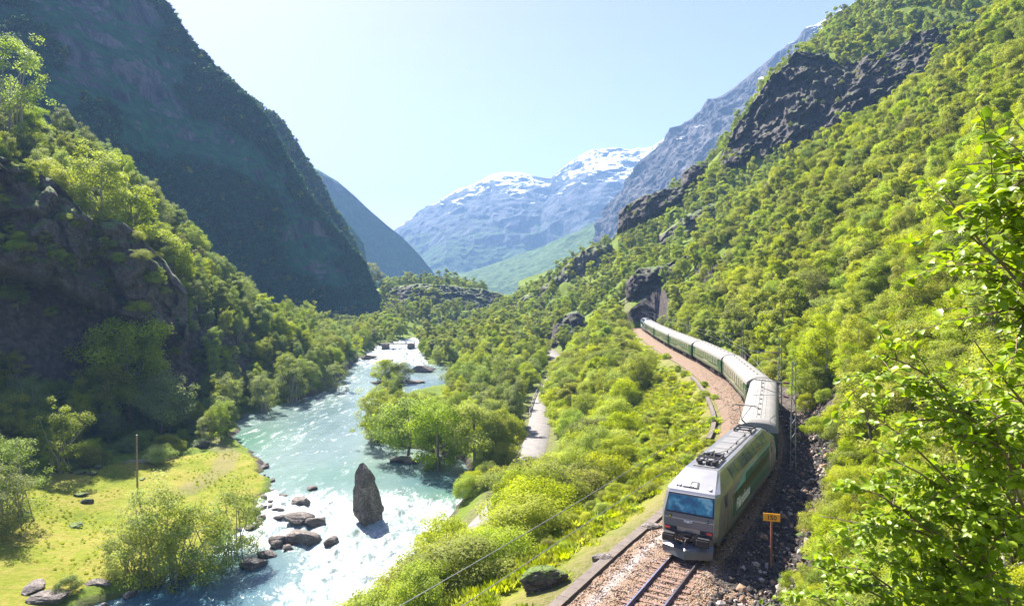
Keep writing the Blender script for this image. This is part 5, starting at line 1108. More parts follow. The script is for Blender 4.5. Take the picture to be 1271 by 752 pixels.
for (px, pyb, D, pyt, spec, mt, nm, lb) in SINGLE:
    if not lb: continue
    D = D * KX(px) if (px < 300 and pyb < 545) else D
    p = at(px, pyb, D); z = hz1(p[0], p[1]); H_ = max(1.2, (CAM_Z - z) - (pyt - 357) / F * D); k_ = H_ / SPECS[spec]['h']
    IND.append((p[0], p[1], z, k_, spec, mt, nm, lb, None)); sx.append(p[0]); sy.append(p[1]); sr.append(SPECS[spec]['r'] * k_ * .7)
sx, sy, sr = map(np.array, (sx, sy, sr))
PL = [p for p in PL if not np.any(np.hypot(sx - p[0], sy - p[1]) < sr)]
_rr = np.random.default_rng(3)
for yq in list(np.arange(58, 90, 2.2)) + list(np.arange(138, 204, 2.0)):
    for oq in (3.6, 6.0, -4.4):
        if oq < 0 and yq > 100: continue
        i_ = int(np.argmin(np.abs(ROAD[:, 1] - yq))); d_ = ROAD[min(i_ + 1, len(ROAD) - 1)] - ROAD[i_]; d_ /= np.linalg.norm(d_); q_ = ROAD[i_] + np.array([d_[1], -d_[0]]) * (oq + _rr.uniform(-.5, .5))
        PL.append((q_[0], q_[1], float(hz(q_[0], q_[1])), _rr.uniform(.7, 1.0), str(_rr.choice(['tree0', 'tree2'])), 'leaf_fresh' if _rr.random() < .6 else 'leaf_mid', 'bank' if oq > 0 else 'riverside'))
# view corridors that the photograph keeps open: the road, the water, the two power poles
def blocks(p):
    H_ = SPECS[p[4]]['h'] * p[3]; r_ = SPECS[p[4]]['r'] * p[3]; px, py, zf = project([(p[0], p[1], p[2] + H_)]); px2, py2, _ = project([(p[0], p[1], p[2])]); w_ = r_ * F / zf[0]
    def hit(x0, x1, y0, y1, Dm): return zf[0] < Dm and px[0] + w_ > x0 and px[0] - w_ < x1 and py[0] < y1 and py2[0] > y0
    if zf[0] < 92 and px[0] - w_ * .6 < 612 and py[0] < np.interp(px[0] - w_ * .6, [380, 445, 480, 540, 600], [790, 722, 688, 640, 596]): return True
    return hit(650, 676, 502, 560, 112) or hit(330, 470, 470, 600, 100) or hit(786, 806, 384, 402, 214) or hit(480, 600, 590, 650, 84) or hit(786, 830, 404, 420, 190) or hit(508, 546, 460, 482, 200)
def past_foot(p):
    """no trees stand on the gully floor under the big mountain"""
    H_ = SPECS[p[4]]['h'] * p[3]; a, b_, c_ = project([(p[0], p[1], p[2] + H_)]); return 285 < a[0] < 474 and b_[0] < np.interp(a[0], [285, 330, 360, 400, 440, 470], [338, 362, 374, 385, 392, 385])
PL = [p for p in PL if not (p[6] in ('left', 'left_low', 'valley_end') and p[1] > 170 and past_foot(p))]
_cx, _cy, _cz = project(CR); face = {}
for a, b_, c_ in zip(_cx, _cy, _cz):
    if c_ > 200: k_ = (int(a // 6), int(b_ // 6)); face[k_] = min(face.get(k_, 9e9), c_)
_gg = np.random.default_rng(9)
def before_crag(p):
    """a tree growing right at the foot of a crag face"""
    H_ = SPECS[p[4]]['h'] * p[3]; a, b_, c_ = project([(p[0], p[1], p[2] + H_ * .7)]); q_ = face.get((int(a[0] // 6), int(b_[0] // 6)))
    return q_ is not None and c_[0] < q_ + 3 and q_ - c_[0] < 45 and _gg.random() < .66
PL = [p for p in PL if not (p[6] in ('beyond', 'valley_end', 'right', 'far_riverside') and p[1] > 195 and before_crag(p))]
PL = [p for p in PL if not (p[6] in ('bank', 'riverside', 'far_riverside', 'left', 'left_low') and blocks(p))]
# which plants show largest
arr = np.array([(p[0], p[1], p[2] + SPECS[p[4]]['h'] * p[3] * .8) for p in PL]); hh = np.array([SPECS[p[4]]['h'] * p[3] for p in PL]); px, py, zf = project(arr)
vis = (px > -10) & (px < 1281) & (py > -15) & (py < 770) & seen(arr, .5); size = hh / zf * F * vis
istree = np.array([not (p[4].startswith('bush') or p[4].startswith('near')) for p in PL])
order = np.argsort(-size); tr_i = [i for i in order if istree[i] and size[i] > 0][:300 - sum(1 for q in IND if q[6] != 'bush')]; bu_i = [i for i in order if not istree[i] and size[i] > 0][:285]
chosen = set(tr_i) | set(bu_i)
LM = [  # landmarks: phrase, px, py
    ('beside the nearest lattice mast', 1000, 520), ('behind the second lattice mast', 970, 455), ('around the third lattice mast', 925, 400), ('above the last coach and the tunnel', 840, 370), ('close to the orange 150 sign', 985, 680),
    ('right of the locomotive', 1010, 600), ('under the leafy foreground branches', 1130, 600), ('behind the hanging leaves at the right edge', 1220, 400), ('high on the right slope near the photo edge', 1210, 200), ('in the middle of the right slope', 1080, 330), ('on the slope under the power lines', 1000, 270),
    ('left of the locomotive front', 760, 640), ('along the bottom edge beside the rapids', 520, 720), ('facing the standing rock across the water', 560, 640), ('between the road and the train', 720, 560), ('hiding the near end of the road', 640, 620), ('inside the bend of the track', 800, 500), ('between the far road piece and the tunnel', 740, 430),
    ('on the river spit left of the road', 560, 540), ('behind the river spit', 580, 470), ('near the far bend of the road', 650, 470), ('near the plank footbridge', 530, 420), ('on the left bank by the open water', 400, 450), ('on the left bank in the sun', 340, 430), ('at the foot of the shaded left crag', 150, 480), ('above the shaded left crag', 90, 220), ('on the skyline of the left ridge', 60, 120), ('along the left ridge by the dark mountain', 230, 290), ('on the shaded lower left hillside', 60, 450), ('behind the meadow', 200, 520)]
lmx = np.array([l[1] for l in LM]); lmy = np.array([l[2] for l in LM])
MATW = {'leaf_fresh': 'yellow green', 'leaf_mid': 'fresh green', 'leaf_dull': 'pale grey green', 'leaf_gold': 'golden yellow'}
ZG = {'right': 'trees of the right slope wood', 'right_low': 'low bushes of the right slope', 'beyond': 'trees beyond the tunnel', 'bank': 'bushes below the railway', 'riverside': 'trees between road and river', 'far_riverside': 'trees by the upper river', 'left': 'trees of the left hillside', 'left_low': 'bushes of the left hillside', 'valley_end': 'trees at the end of the valley'}
for i in sorted(chosen, key=lambda q: -size[q]):
    p = PL[i]; j = int(np.argmin(np.hypot(lmx - px[i], (lmy - py[i]) * 1.2))); H_ = SPECS[p[4]]['h'] * p[3]; kind = 'birch_tree' if istree[i] else 'bush'
    szw = 'tall' if H_ > 6.8 else 'small' if H_ < (4.2 if istree[i] else 2.4) else 'rounded'
    lb = f"{szw} {MATW[p[5]]} {'tree' if istree[i] else 'bush'} {LM[j][0]}"; IND.append((*p[:6], kind, lb, f"{'trees' if istree[i] else 'bushes'} {LM[j][0]}"))
for k_, (x_, y_, z_, s_, spec, mt, nm, lb, grp) in enumerate(IND):
    cr, tr, both = get(spec, mt); root = bpy.data.objects.new(nm, None); col.objects.link(root); root.empty_display_size = .3
    root.location = (x_, y_, z_ - .15); root.rotation_euler = (0, 0, (k_ * 2.399) % 6.283); root.scale = (s_, s_, s_) if grp is None else (s_ * random.uniform(.78, 1.2), s_ * random.uniform(.78, 1.2), s_ * random.uniform(.85, 1.2)); root.rotation_euler.x = random.gauss(0, .07); root.rotation_euler.y = random.gauss(0, .07)
    c_ = bpy.data.objects.new('crown', cr); col.objects.link(c_); c_.parent = root; t_ = bpy.data.objects.new('trunk', tr); col.objects.link(t_); t_.parent = root
    tag(root, lb, 'bush' if nm == 'bush' else 'tree', grp)
# the rest of the wood as masses
zones = {}
for i, p in enumerate(PL):
    if i in chosen: continue
    zones.setdefault(p[6] if p[6] not in ('right_low',) else 'right', []).append(p)
def mass(name, plist, label, extra=None):
    keys = sorted(set((p[4], p[5]) for p in plist)); ms = [get(*k_)[2] for k_ in keys]; n = len(plist); rng = np.random.default_rng(len(name))
    rot = np.zeros((n, 3)); rot[:, 2] = rng.uniform(0, 6.28, n); rot[:, :2] = rng.normal(size=(n, 2)) * .11
    sc_ = np.array([p[3] for p in plist]); sc3 = np.stack([sc_ * rng.uniform(.7, 1.25, n), sc_ * rng.uniform(.7, 1.25, n), sc_ * rng.uniform(.8, 1.35, n)], 1)
    scatter(name, [(p[0], p[1], p[2] - .2) for p in plist], rot, sc3, [keys.index((p[4], p[5])) for p in plist], ms, label)
for zn, nm in (('right', 'slope_wood'), ('beyond', 'tunnel_wood'), ('bank', 'bank_thicket'), ('riverside', 'riverside_wood'), ('far_riverside', 'upper_river_wood'), ('left', 'hillside_wood'), ('left_low', 'hillside_thicket'), ('valley_end', 'valley_wood')):
    if zones.get(zn): mass(nm, zones[zn], None)
print('PLANTS', len(PL), {k_: len(v_) for k_, v_ in zones.items()}, len(IND))
# wood on the big mountain
def mountain_wood(name, res_, n, seed, smin, smax, mats, pm, rim=.25, thr=-.1, xr=(-80, 700)):
    o, V, Nn = res_; rng = np.random.default_rng(seed); nu, nv = V.shape[:2]
    iu = rng.integers(1, nu - 1, n * 5); iv = rng.integers(2, nv - 1, n * 5); k2 = rng.random(n * 5) < rim; iv = np.where(k2, nv - 1 - (rng.random(n * 5) ** 2 * nv * .06).astype(int) - 1, iv)
    P = V[iu, iv]; nz = Nn[iu, iv, 2]; q = fbm(P * .018, 4, seed); keep = ((q > thr) | k2) & (rng.random(n * 5) < .9); px_, py_, _ = project(P); keep &= (px_ > xr[0]) & (px_ < xr[1]) & (py_ > -40) & (py_ < 460); P = P[keep][:n]; m_ = len(P); P = P - np.array([0, 0, .8])
    keys = [(a, b__) for a in ('mini0', 'mini1') for b__ in mats]; pr = np.tile(pm, 2) / 2; rot = np.zeros((m_, 3)); rot[:, 2] = rng.uniform(0, 6.28, m_)
    scatter(name, P, rot, rng.uniform(smin, smax, m_), rng.choice(len(keys), m_, p=pr), [get(*k_)[2] for k_ in keys])
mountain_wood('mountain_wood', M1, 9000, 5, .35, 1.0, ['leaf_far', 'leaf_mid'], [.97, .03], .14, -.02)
mountain_wood('spur_wood', M2, 1500, 6, .6, 1.1, ['leaf_far', 'leaf_mid'], [.5, .5], .35, -.2)

_g = np.random.default_rng(77); _k = _g.random(len(CR)) < np.where(CR[:, 0] < -50, .2, .06); P = CR[_k]; _q = fbm(P * .12, 3, 88); P = P[_q > -.02]; n = len(P); rot = np.zeros((n, 3)); rot[:, 2] = _g.uniform(0, 6.28, n)
_ks = [('far0', 'leaf_mid'), ('far2', 'leaf_fresh'), ('bush2', 'leaf_mid')]; _v = _g.choice(3, n, p=[.3, .3, .4]); _s = np.where(_v == 2, _g.uniform(.4, .8, n), _g.uniform(.15, .42, n)) * np.where(P[:, 0] < -50, 1.35, 1)
scatter('crag_scrub', P - np.array([0, 0, .5]), rot, _s, _v, [get(*k_)[2] for k_ in _ks])

# low growth: ferns by the track, grass in the meadow
def tuft(name, mat, n, h, r, seed, wd=.03, lean=.5):
    rng = np.random.default_rng(seed); a = rng.uniform(0, 6.283, n); rr = rng.uniform(0, r, n); b_ = np.stack([rr * np.cos(a), rr * np.sin(a), np.zeros(n)], 1); t_ = b_ + np.stack([np.cos(a) * lean * h * rng.uniform(.3, 1, n), np.sin(a) * lean * h * rng.uniform(.3, 1, n), h * rng.uniform(.5, 1, n)], 1)
    p_ = np.stack([-np.sin(a), np.cos(a), a * 0], 1) * wd; m_ = (b_ * .45 + t_ * .55) + np.array([0, 0, .08 * h]); v = np.stack([b_ - p_ * .5, m_ - p_, t_, m_ + p_], 1).reshape(-1, 3); me = mesh_np(name, v, np.arange(4 * n).reshape(n, 4))
    attr(me, 'tint', rng.random(n), 'FACE'); me.materials.append(MAT[mat]); return me
TF = [tuft('fern', 'grass_blade', 70, .55, .35, 1, .05), tuft('fern', 'leaf_fresh', 90, .6, .4, 2, .06, .7), tuft('fern', 'grass_blade', 60, .35, .4, 3, .03)]
MINIB = [get('bush2', 'leaf_fresh')[0], get('bush0', 'leaf_fresh')[0], get('bush2', 'leaf_gold')[0]]
x, y = jgrid(-15, 50, 22, 226, .75, 30); t_, r_, b_, ok = base_ok(x, y, 4.6, 4); edge = np.interp(y, [25, 40, 60, 100, 135, 200], [-13, -11.5, -15.5, -18, -11, -7]); k_ = ok & (t_ < -4.8) & (t_ > edge) & ((RNG.random(len(x)) < .55) | (t_ < -7)) & ((y > 50) | (t_ < -6.2) | (RNG.random(len(x)) < .25)); x, y = x[k_], y[k_]; n = len(x)
P = np.stack([x, y, hz(x, y) - .03], 1); vr = RNG.choice(3, n, p=[.5, .2, .3]); rot = np.zeros((n, 3)); rot[:, 2] = RNG.uniform(0, 6.28, n)
scatter('ferns', P, rot, RNG.uniform(.55, 1.25, n), vr, TF)
k_ = (vnoise(np.stack([x * .35, y * .35, x * 0], 1), 8) > .08) & (RNG.random(n) < .32) & ((y > 46) | (vr == 1)); P2 = P[k_]; n = len(P2); rot = np.zeros((n, 3)); rot[:, 2] = RNG.uniform(0, 6.28, n); s_ = RNG.uniform(.16, .38, n)
scatter('low_scrub', P2, rot, s_, RNG.choice(3, n, p=[.5, .35, .15]), MINIB)
x, y = jgrid(-96, -36, 50, 122, .8, 31); k_ = in_poly(x, y, MEADOW) & (gl(_db, x, y) > 1) & (vnoise(np.stack([x * .25, y * .25, x * 0], 1), 3) > .05); x, y = x[k_], y[k_]; n = len(x); rot = np.zeros((n, 3)); rot[:, 2] = RNG.uniform(0, 6.28, n)
scatter('meadow_grass', np.stack([x, y, hz(x, y) - .02], 1), rot, RNG.uniform(.2, .5, n), RNG.choice(3, n, p=[.45, .03, .52]), TF)
# near thicket on the slope below and beside the camera
x, y = jgrid(5, 34, 8, 40, 1.45, 33); t_, r_, b_, ok = base_ok(x, y, 5); k_ = ok & (t_ > np.interp(y, [8, 26, 33, 40], [7.5, 6.0, 5.6, 6.2])) ; x, y = x[k_], y[k_]; z = hz(x, y)
px_, py_, zf_ = project(np.stack([x, y, z + 1.5], 1)); k_ = (px_ > 905) & (px_ < 1400); x, y, z, px_, py_ = x[k_], y[k_], z[k_], px_[k_], py_[k_]
cand = [(x[i], y[i], z[i], float(RNG.uniform(.5, .95)) * (1 if x[i] > 16 else .75), str(RNG.choice(['near0', 'near1'])), 'leaf_fresh') for i in range(len(x))]
keys = [('near0', 'leaf_fresh'), ('near1', 'leaf_fresh')]; n = len(cand); rot = np.zeros((n, 3)); rot[:, 2] = RNG.uniform(0, 6.28, n)
scatter('near_thicket', [(p[0], p[1], p[2] - .1) for p in cand], rot, [p[3] for p in cand], [keys.index((p[4], p[5])) for p in cand], [get(*k_)[2] for k_ in keys])

# ------------------------------------------------------------------ foreground branches with single leaves
def ovate(P, T, Nn, L, rng):
    """folded ovate leaves: 2 x 3 quads each"""
    n = len(P); S = np.cross(Nn, T); S /= np.linalg.norm(S, axis=1)[:, None] + 1e-9; L = L[:, None]; W = L * .38
    prof_ = [(0, .02), (.28, .85), (.6, .95), (.86, .5), (1.0, .03)]; V = []
    for t_, w_ in prof_:
        c_ = P + T * L * t_ - Nn * L * .22 * t_ ** 2; V += [c_ + S * W * w_ + Nn * W * w_ * .35, c_, c_ - S * W * w_ + Nn * W * w_ * .35]
    V = np.stack(V, 1).reshape(-1, 3); F_ = []
    base = np.arange(n) * 15
    for i in range(4):
        for j in range(2): a = i * 3 + j; F_.append(np.stack([base + a, base + a + 1, base + a + 4, base + a + 3], 1))
    return V, np.concatenate(F_), np.tile(np.arange(n), 8)
simple('twig', (.16, .11, .07), .8, var=.3, scale=12)
m, nn, b = newmat('leaf_near'); a_ = N(nn, 'ShaderNodeAttribute', attribute_name='tint'); c = mix(nn, a_.outputs['Fac'], (.16, .25, .01), (.31, .4, .02))
c = mix(nn, maprange(nn, noise(nn, coords(nn), 30, 4), .4, .7, 0, .4), c, (.1, .18, .012))
nn.links.new(c, b.inputs['Base Color']); b.inputs['Roughness'].default_value = .42; b.inputs['Specular IOR Level'].default_value = .3; tr_ = nn.nodes.new('ShaderNodeBsdfTranslucent'); nn.links.new(mix(nn, 1.0, c, (1.5, 1.5, .6), 'MULTIPLY'), tr_.inputs[0]); ms_ = nn.nodes.new('ShaderNodeMixShader'); ms_.inputs[0].default_value = .42; nn.links.new(b.outputs[0], ms_.inputs[1]); nn.links.new(tr_.outputs[0], ms_.inputs[2]); nn.links.new(ms_.outputs[0], nn.nodes['Material Output'].inputs[0])
def near_tree(root_xy, trunk_top, targets, label, seed, leaf=.08, per=16, tw=13):
    rng = np.random.default_rng(seed); z0 = hz1(*root_xy); root = empty('hazel_tree', (root_xy[0], root_xy[1], z0 - .1)); b0 = np.array(root.location)
    top = np.array(trunk_top); mb = MB(); a = np.array([root_xy[0], root_xy[1], z0 - .4]); mid = (a + top) / 2 + np.array([.25, -.1, .2]); mb.tube([tuple(a - b0), tuple(mid - b0), tuple(top - b0)], [.09, .07, .045], 8); mb.build('trunk', MAT['bark'], root, True)
    LP, LT, LN, LL = [], [], [], []
    for tg in targets:
        e = at(*tg); s_ = a * .35 + top * .65 if rng.random() < .4 else top; ctrl = (s_ + e) / 2 + np.array([0, 0, .35]) + rng.normal(size=3) * .15; br_ = MB(); t = np.linspace(0, 1, 14)[:, None]; curve = (1 - t) ** 2 * s_ + 2 * t * (1 - t) * ctrl + t ** 2 * e
        curve += np.cumsum(rng.normal(size=curve.shape) * .012, 0); br_.tube([tuple(q - b0) for q in curve], list(np.linspace(.022, .004, 14)), 5)
        for k_ in range(tw):
            u = rng.uniform(.35, 1.0); i = int(u * 12); q = curve[i]; d = curve[min(i + 1, 13)] - curve[max(i - 1, 0)]; d = d / np.linalg.norm(d); d2 = d * .6 + rng.normal(size=3) * np.array([.7, .7, .45]) + np.array([0, 0, .1]); d2 /= np.linalg.norm(d2); ln = rng.uniform(.25, .62)
            tt_ = np.linspace(0, 1, 6)[:, None]; cv = q + d2 * ln * tt_ + np.array([0, 0, -.16]) * ln * tt_ ** 2 + np.cumsum(rng.normal(size=(6, 3)) * .008, 0); br_.tube([tuple(z_ - b0) for z_ in cv], list(np.linspace(.006, .002, 6)), 4)
            for m_ in range(per):
                v_ = rng.uniform(.1, 1.02); f_ = min(4, int(v_ * 5)); c_ = cv[f_] + (cv[min(5, f_ + 1)] - cv[f_]) * (v_ * 5 - f_); sd_ = 1 if m_ % 2 else -1
                T_ = d2 * .5 + np.cross(d2, [0, 0, 1]) * sd_ * .9 + rng.normal(size=3) * .35 + np.array([0, 0, -.15]); T_ /= np.linalg.norm(T_); N_ = np.array([-.25, -.1, 1.0]) + rng.normal(size=3) * .38; N_ -= T_ * (N_ @ T_); N_ /= np.linalg.norm(N_)
                LP.append(c_ - b0 + T_ * .012); LT.append(T_); LN.append(N_); LL.append(leaf * rng.uniform(.55, 1.25))
        br_.build('branch', MAT['twig'], root)
    V, F_, who = ovate(np.array(LP), np.array(LT), np.array(LN), np.array(LL), rng); me = mesh_np('leaves', V, F_, True); tn_ = rng.random(len(LP)); attr(me, 'tint', tn_[who], 'FACE'); link('leaves', me, MAT['leaf_near'], root); tag(root, label, 'tree')
near_tree((5.0, 3.6), (4.3, 4.3, 14.6), [(1172, 232, 4.3), (1205, 206, 4.4), (1240, 222, 4.2), (1262, 262, 4.1), (1225, 270, 4.4), (1190, 262, 4.3), (1258, 208, 4.4), (1265, 300, 4.2)], 'foreground tree whose highest leafy branch enters at the right edge', 3)
near_tree((5.4, 4.4), (4.6, 4.8, 13.7), [(1200, 330, 4.6), (1232, 342, 4.4), (1262, 360, 4.3), (1222, 388, 4.5), (1255, 405, 4.3), (1208, 425, 4.7), (1250, 440, 4.4), (1262, 480, 4.3)], 'foreground tree with large leaves reaching in at mid height on the right', 4)
near_tree((6.2, 5.6), (4.8, 6.0, 12.4), [(1088, 425, 5.8), (1075, 470, 6.0), (1112, 478, 5.8), (1150, 470, 5.6), (1060, 500, 6.2), (1110, 520, 6), (1168, 505, 5.5), (1218, 520, 5.2), (1255, 540, 5.0), (1185, 545, 5.4)], 'foreground tree spreading a wide branch below the masts at the right', 5, .08)
near_tree((6.4, 6.6), (5.0, 6.8, 11.2), [(1080, 560, 6.5), (1140, 572, 6.2), (1200, 580, 5.8), (1255, 600, 5.5), (1050, 600, 7), (1100, 620, 6.6), (1170, 625, 6.2), (1230, 650, 5.8), (1020, 640, 7.4), (1070, 660, 6.8)], 'foreground tree filling the lower right with bright leaves', 6, .085, 20, 14)
near_tree((6.6, 7.6), (5.2, 7.6, 9.9), [(1010, 690, 7.6), (1050, 705, 7.4), (1095, 700, 7), (1140, 690, 6.8), (1190, 700, 6.4), (1240, 705, 6), (1000, 735, 7.8), (1045, 745, 7.4), (1110, 745, 7), (1170, 745, 6.6), (1230, 750, 6.2), (965, 738, 8.4)], 'lowest foreground tree along the bottom right corner', 7, .085, 20, 14)

# ------------------------------------------------------------------ rocks
def rock(name, px, py, D, size, seed, mat, label, grp=None, shape=(1, .8, .6), sink=.3, rz=0, water=False, cuts=3):
    import bmesh
    p = at(px, py, D); z = float(RIVZ(p[1])) if water else hz1(p[0], p[1]); rng = random.Random(seed)
    bm = bmesh.new(); bmesh.ops.create_icosphere(bm, subdivisions=4, radius=1); P = np.array([v_.co[:] for v_ in bm.verts])
    q = P * (1 + .34 * fbm(P * 1.0 + seed, 2, seed)[:, None])
    for c_ in range(9):   # flat broken faces
        nrm = np.array([rng.gauss(0, 1), rng.gauss(0, 1), rng.gauss(0, .8)]); nrm /= np.linalg.norm(nrm); lim = rng.uniform(.55, .85); dd = q @ nrm; q = q - np.outer(np.maximum(0, dd - lim) * .92, nrm)
    q = q * (1 + .08 * fbm(P * 3.5 + seed, 4, seed + 2, .6)[:, None]) + .05 * fbm(q * np.array([1, 1, 7.0]) + seed, 3, seed + 4)[:, None] * P
    q = q * np.array(shape) * size
    for v_, c_ in zip(bm.verts, q): v_.co = c_
    me = bpy.data.meshes.new(name); bm.to_mesh(me); bm.free(); o = link(name, me, MAT[mat]); o.location = (p[0], p[1], z + size * shape[2] * (1 - 2 * sink)); o.rotation_euler = (0, 0, rz); tag(o, label, 'rock', grp); return o
# the standing rock
import bmesh
bm = bmesh.new(); bmesh.ops.create_icosphere(bm, subdivisions=5, radius=1); P = np.array([v_.co[:] for v_ in bm.verts]); tz = P[:, 2]
zt = (tz + 1) / 2 * 10.4 - 2.2; hN = np.clip(zt / 8.2, -.3, 1)
th_ = np.arctan2(P[:, 1], P[:, 0]); rxy = np.sqrt(np.maximum(0, 1 - tz ** 2)); cap_ = np.clip(rxy * 3.2, 0, 1)
# plan outline with four broken corners, narrowing and leaning to the left at the top
xl = np.interp(hN, [-.3, 0, .12, .3, .6, .85, .97, 1], [-.6, -1.0, -1.6, -1.8, -1.75, -1.45, -1.05, -.95]); xr = np.interp(hN, [-.3, 0, .1, .4, .7, .88, .97, 1], [2.1, 2.1, 2.05, 1.8, 1.0, .15, -.5, -.7]); yf = np.interp(hN, [-.3, 0, .5, .9, 1], [-1.7, -1.6, -1.3, -.5, -.1]); yb = np.interp(hN, [-.3, 0, .6, 1], [1.5, 1.3, 1.0, .3])
cx_ = np.stack([xr, xl * .15 + xr * .1 - .1, xl, xl * .4 + xr * .2], 1); cy_ = np.stack([hN * 0 + .35, yf, hN * 0 - .1, yb], 1); ct_ = np.array([0, -np.pi / 2, np.pi, np.pi / 2])
seg = (th_ / (np.pi / 2)) % 4; i0 = np.floor(seg).astype(int) % 4; fr_ = seg - np.floor(seg); fr_ = fr_; order_ = [0, 3, 2, 1]
A0 = np.array(order_)[i0]; A1 = np.array(order_)[(i0 + 1) % 4]; ii = np.arange(len(P)); fr2 = np.clip((fr_ - .5) * 1.15 + .5, 0, 1)
xx = cx_[ii, A0] * (1 - fr2) + cx_[ii, A1] * fr2; yy_ = cy_[ii, A0] * (1 - fr2) + cy_[ii, A1] * fr2; mx_ = cx_.mean(1); my_ = cy_.mean(1)
q = np.stack([mx_ + (xx - mx_) * cap_, my_ + (yy_ - my_) * cap_, zt], 1); nrmv = np.stack([P[:, 0], P[:, 1], P[:, 2] * 0], 1) / np.maximum(rxy, .1)[:, None]; q += nrmv * (.2 * fbm(q * np.array([.8, .8, .35]), 5, 5, .6, True) + .1 * fbm(q * np.array([3, 3, 1.2]), 4, 8) + .14 * blocks_(q * np.array([1.1, 1.1, .5])))[:, None]; q[:, 2] += .15 * fbm(q * .9, 3, 11)
for v_, c_ in zip(bm.verts, q): v_.co = c_
me = bpy.data.meshes.new('standing_rock'); bm.to_mesh(me); bm.free(); p = at(456, 652, 88); o = link('standing_rock', me, MAT['rock_standing']); o.location = (p[0], p[1], float(RIVZ(88)) - .1); tag(o, 'tall pointed slab of rock standing upright in the rapids', 'rock')
RW = dict(mat='rock_river', water=True)
rock('river_rock', 375, 668, 81.5, 2.3, 1, shape=(1.1, .8, .42), label='largest flat boulder of the pile in the rapids left of the standing rock', sink=.3, **RW)
rock('river_rock', 372, 645, 88, 1.9, 2, shape=(1.2, .8, .42), label='long boulder directly behind the largest flat boulder in the rapids', sink=.3, **RW)
rock('river_rock', 393, 650, 87, 1.4, 3, shape=(1, .8, .5), label='boulder at the right end of the pile in the rapids', **RW)
rock('river_rock', 350, 640, 89, 1.1, 4, shape=(1.2, .8, .4), label='low boulder at the left end of the pile in the rapids', **RW)
rock('river_rock', 374, 625, 95, 1.5, 5, shape=(1.2, .8, .5), label='brown boulder at the upstream end of the pile in the rapids', **RW)
rock('river_rock', 413, 676, 80, 1.25, 6, shape=(1, .8, .75), label='lone brown boulder between the pile and the standing rock', **RW)
rock('river_rock', 388, 610, 101, .9, 7, shape=(1.2, .8, .5), label='small dark rock farthest upstream in the rapids', **RW)
rock('river_rock', 352, 615, 98, .6, 8, shape=(1.2, .8, .4), label='tiny dark rock alone in the foam near the meadow', **RW)
rock('river_rock', 342, 634, 92, .9, 9, shape=(1.5, .6, .3), label='thin flat rock just breaking the foam by the meadow shore', **RW)
rock('river_rock', 345, 672, 80.5, 1.3, 10, shape=(1, .8, .6), label='rock between the boulder pile and the meadow shore', **RW)
rock('river_rock', 357, 680, 79, .8, 12, shape=(1, .8, .5), label='small rock in front of the boulder pile toward the shore', **RW)
for i in range(40):      # shore rocks
    yv = 62 + i * 1.45 + random.uniform(-.8, .8); xv = float(np.interp(yv, RIVY, RIVL)) + random.uniform(-1.2, 1.6); px_, py_, _ = project([(xv, yv, float(RIVZ(yv)))])
    rock('shore_rock', float(px_[0]), float(py_[0]), yv, random.uniform(.25, .8), 400 + i, 'rock_river', 'broken grey rock lining the meadow shore ' + ('beside the rapids' if yv > 78 else 'below the willows' if yv > 68 else 'at the lower left corner'), 'shore rocks of the meadow, ' + ('by the rapids' if yv > 78 else 'below the willows' if yv > 68 else 'lower left'), (1.2, .8, .6), .3, random.uniform(0, 3), True)
rock('river_rock', 316, 706, 74.5, 1.4, 71, shape=(1.2, .9, .5), label='pale boulder at the tip of the shore below the rapids', **RW)
rock('river_rock', 330, 690, 77, 1.1, 72, shape=(1.2, .9, .5), label='grey boulder touching the shore left of the river pile', **RW)
rock('river_rock', 497, 574, 116.5, 1.7, 21, shape=(1.5, .8, .45), label='pale rock slab at the tip of the tree covered spit', **RW)
rock('river_rock', 510, 576, 115.5, 1.3, 22, shape=(1.2, .8, .5), label='grey rock beside the pale slab under the spit trees', **RW)
rock('river_rock', 470, 492, 184, 2.3, 23, shape=(1.6, .8, .28), label='flat dark rock with a thin pole in the middle of the river', **RW)
rock('river_rock', 510, 473, 206, 2.5, 24, shape=(2.2, .8, .25), label='long low rock at the right end of the bushy island', **RW)
rock('river_rock', 480, 474, 205.5, 3.2, 25, shape=(1.8, .9, .22), label='low rock base under the round bush on the island', **RW)
rock('river_rock', 459, 441, 262, 2.6, 26, shape=(1.4, .8, .5), label='dark bank rock left of the far white rapids', **RW)
rock('river_rock', 482, 444, 255, 1.4, 27, shape=(1.8, .8, .4), label='small dark rock in the foam below the footbridge', **RW)
rock('river_rock', 527, 462, 228, 2.8, 28, shape=(1.6, .8, .6), label='dark rock at the foot of the wood beside the river bay', **RW)
q = at(467.5, 490, 184); pole('pole', (q[0], q[1], float(RIVZ(184)) + .2), 3.4, 'thin pole standing on the flat rock in the river', r=.08)
for j, (px_, py_, D, s_, sh, lb) in enumerate([(108, 628, 92, .9, (1.3, .6, .5), 'right one of two dark leaning stones in the middle of the meadow'), (99, 622, 93.5, .8, (1.3, .6, .4), 'left one of two dark stones in the middle of the meadow'), (94, 657, 84.5, 1.15, (1.3, .8, .35), 'brown mound shaped stone lower in the meadow'), (29, 662, 83, 1.2, (1.2, .7, .5), 'dark stone near the shadow at the left of the meadow'),
        (113, 591, 102, 1.1, (1.4, .7, .4), 'brown flat stone at the shaded upper meadow edge'), (97, 594, 101.5, 1.0, (1.3, .7, .4), 'grey stone left of the brown flat stone at the meadow edge'), (122, 582, 104.5, .7, (1, .8, .7), 'small blue grey stone behind the brown flat stone'), (176, 587, 102, .5, (1.6, .7, .3), 'small brown stone right of the bare meadow pole'), (248, 551, 124, 1.8, (1.3, .9, .7), 'round grey boulder at the far end of the meadow by the path')]):
    rock('boulder', px_, py_, D, s_, 90 + j, 'rock_brown', lb, None, sh, .3, j * .7)
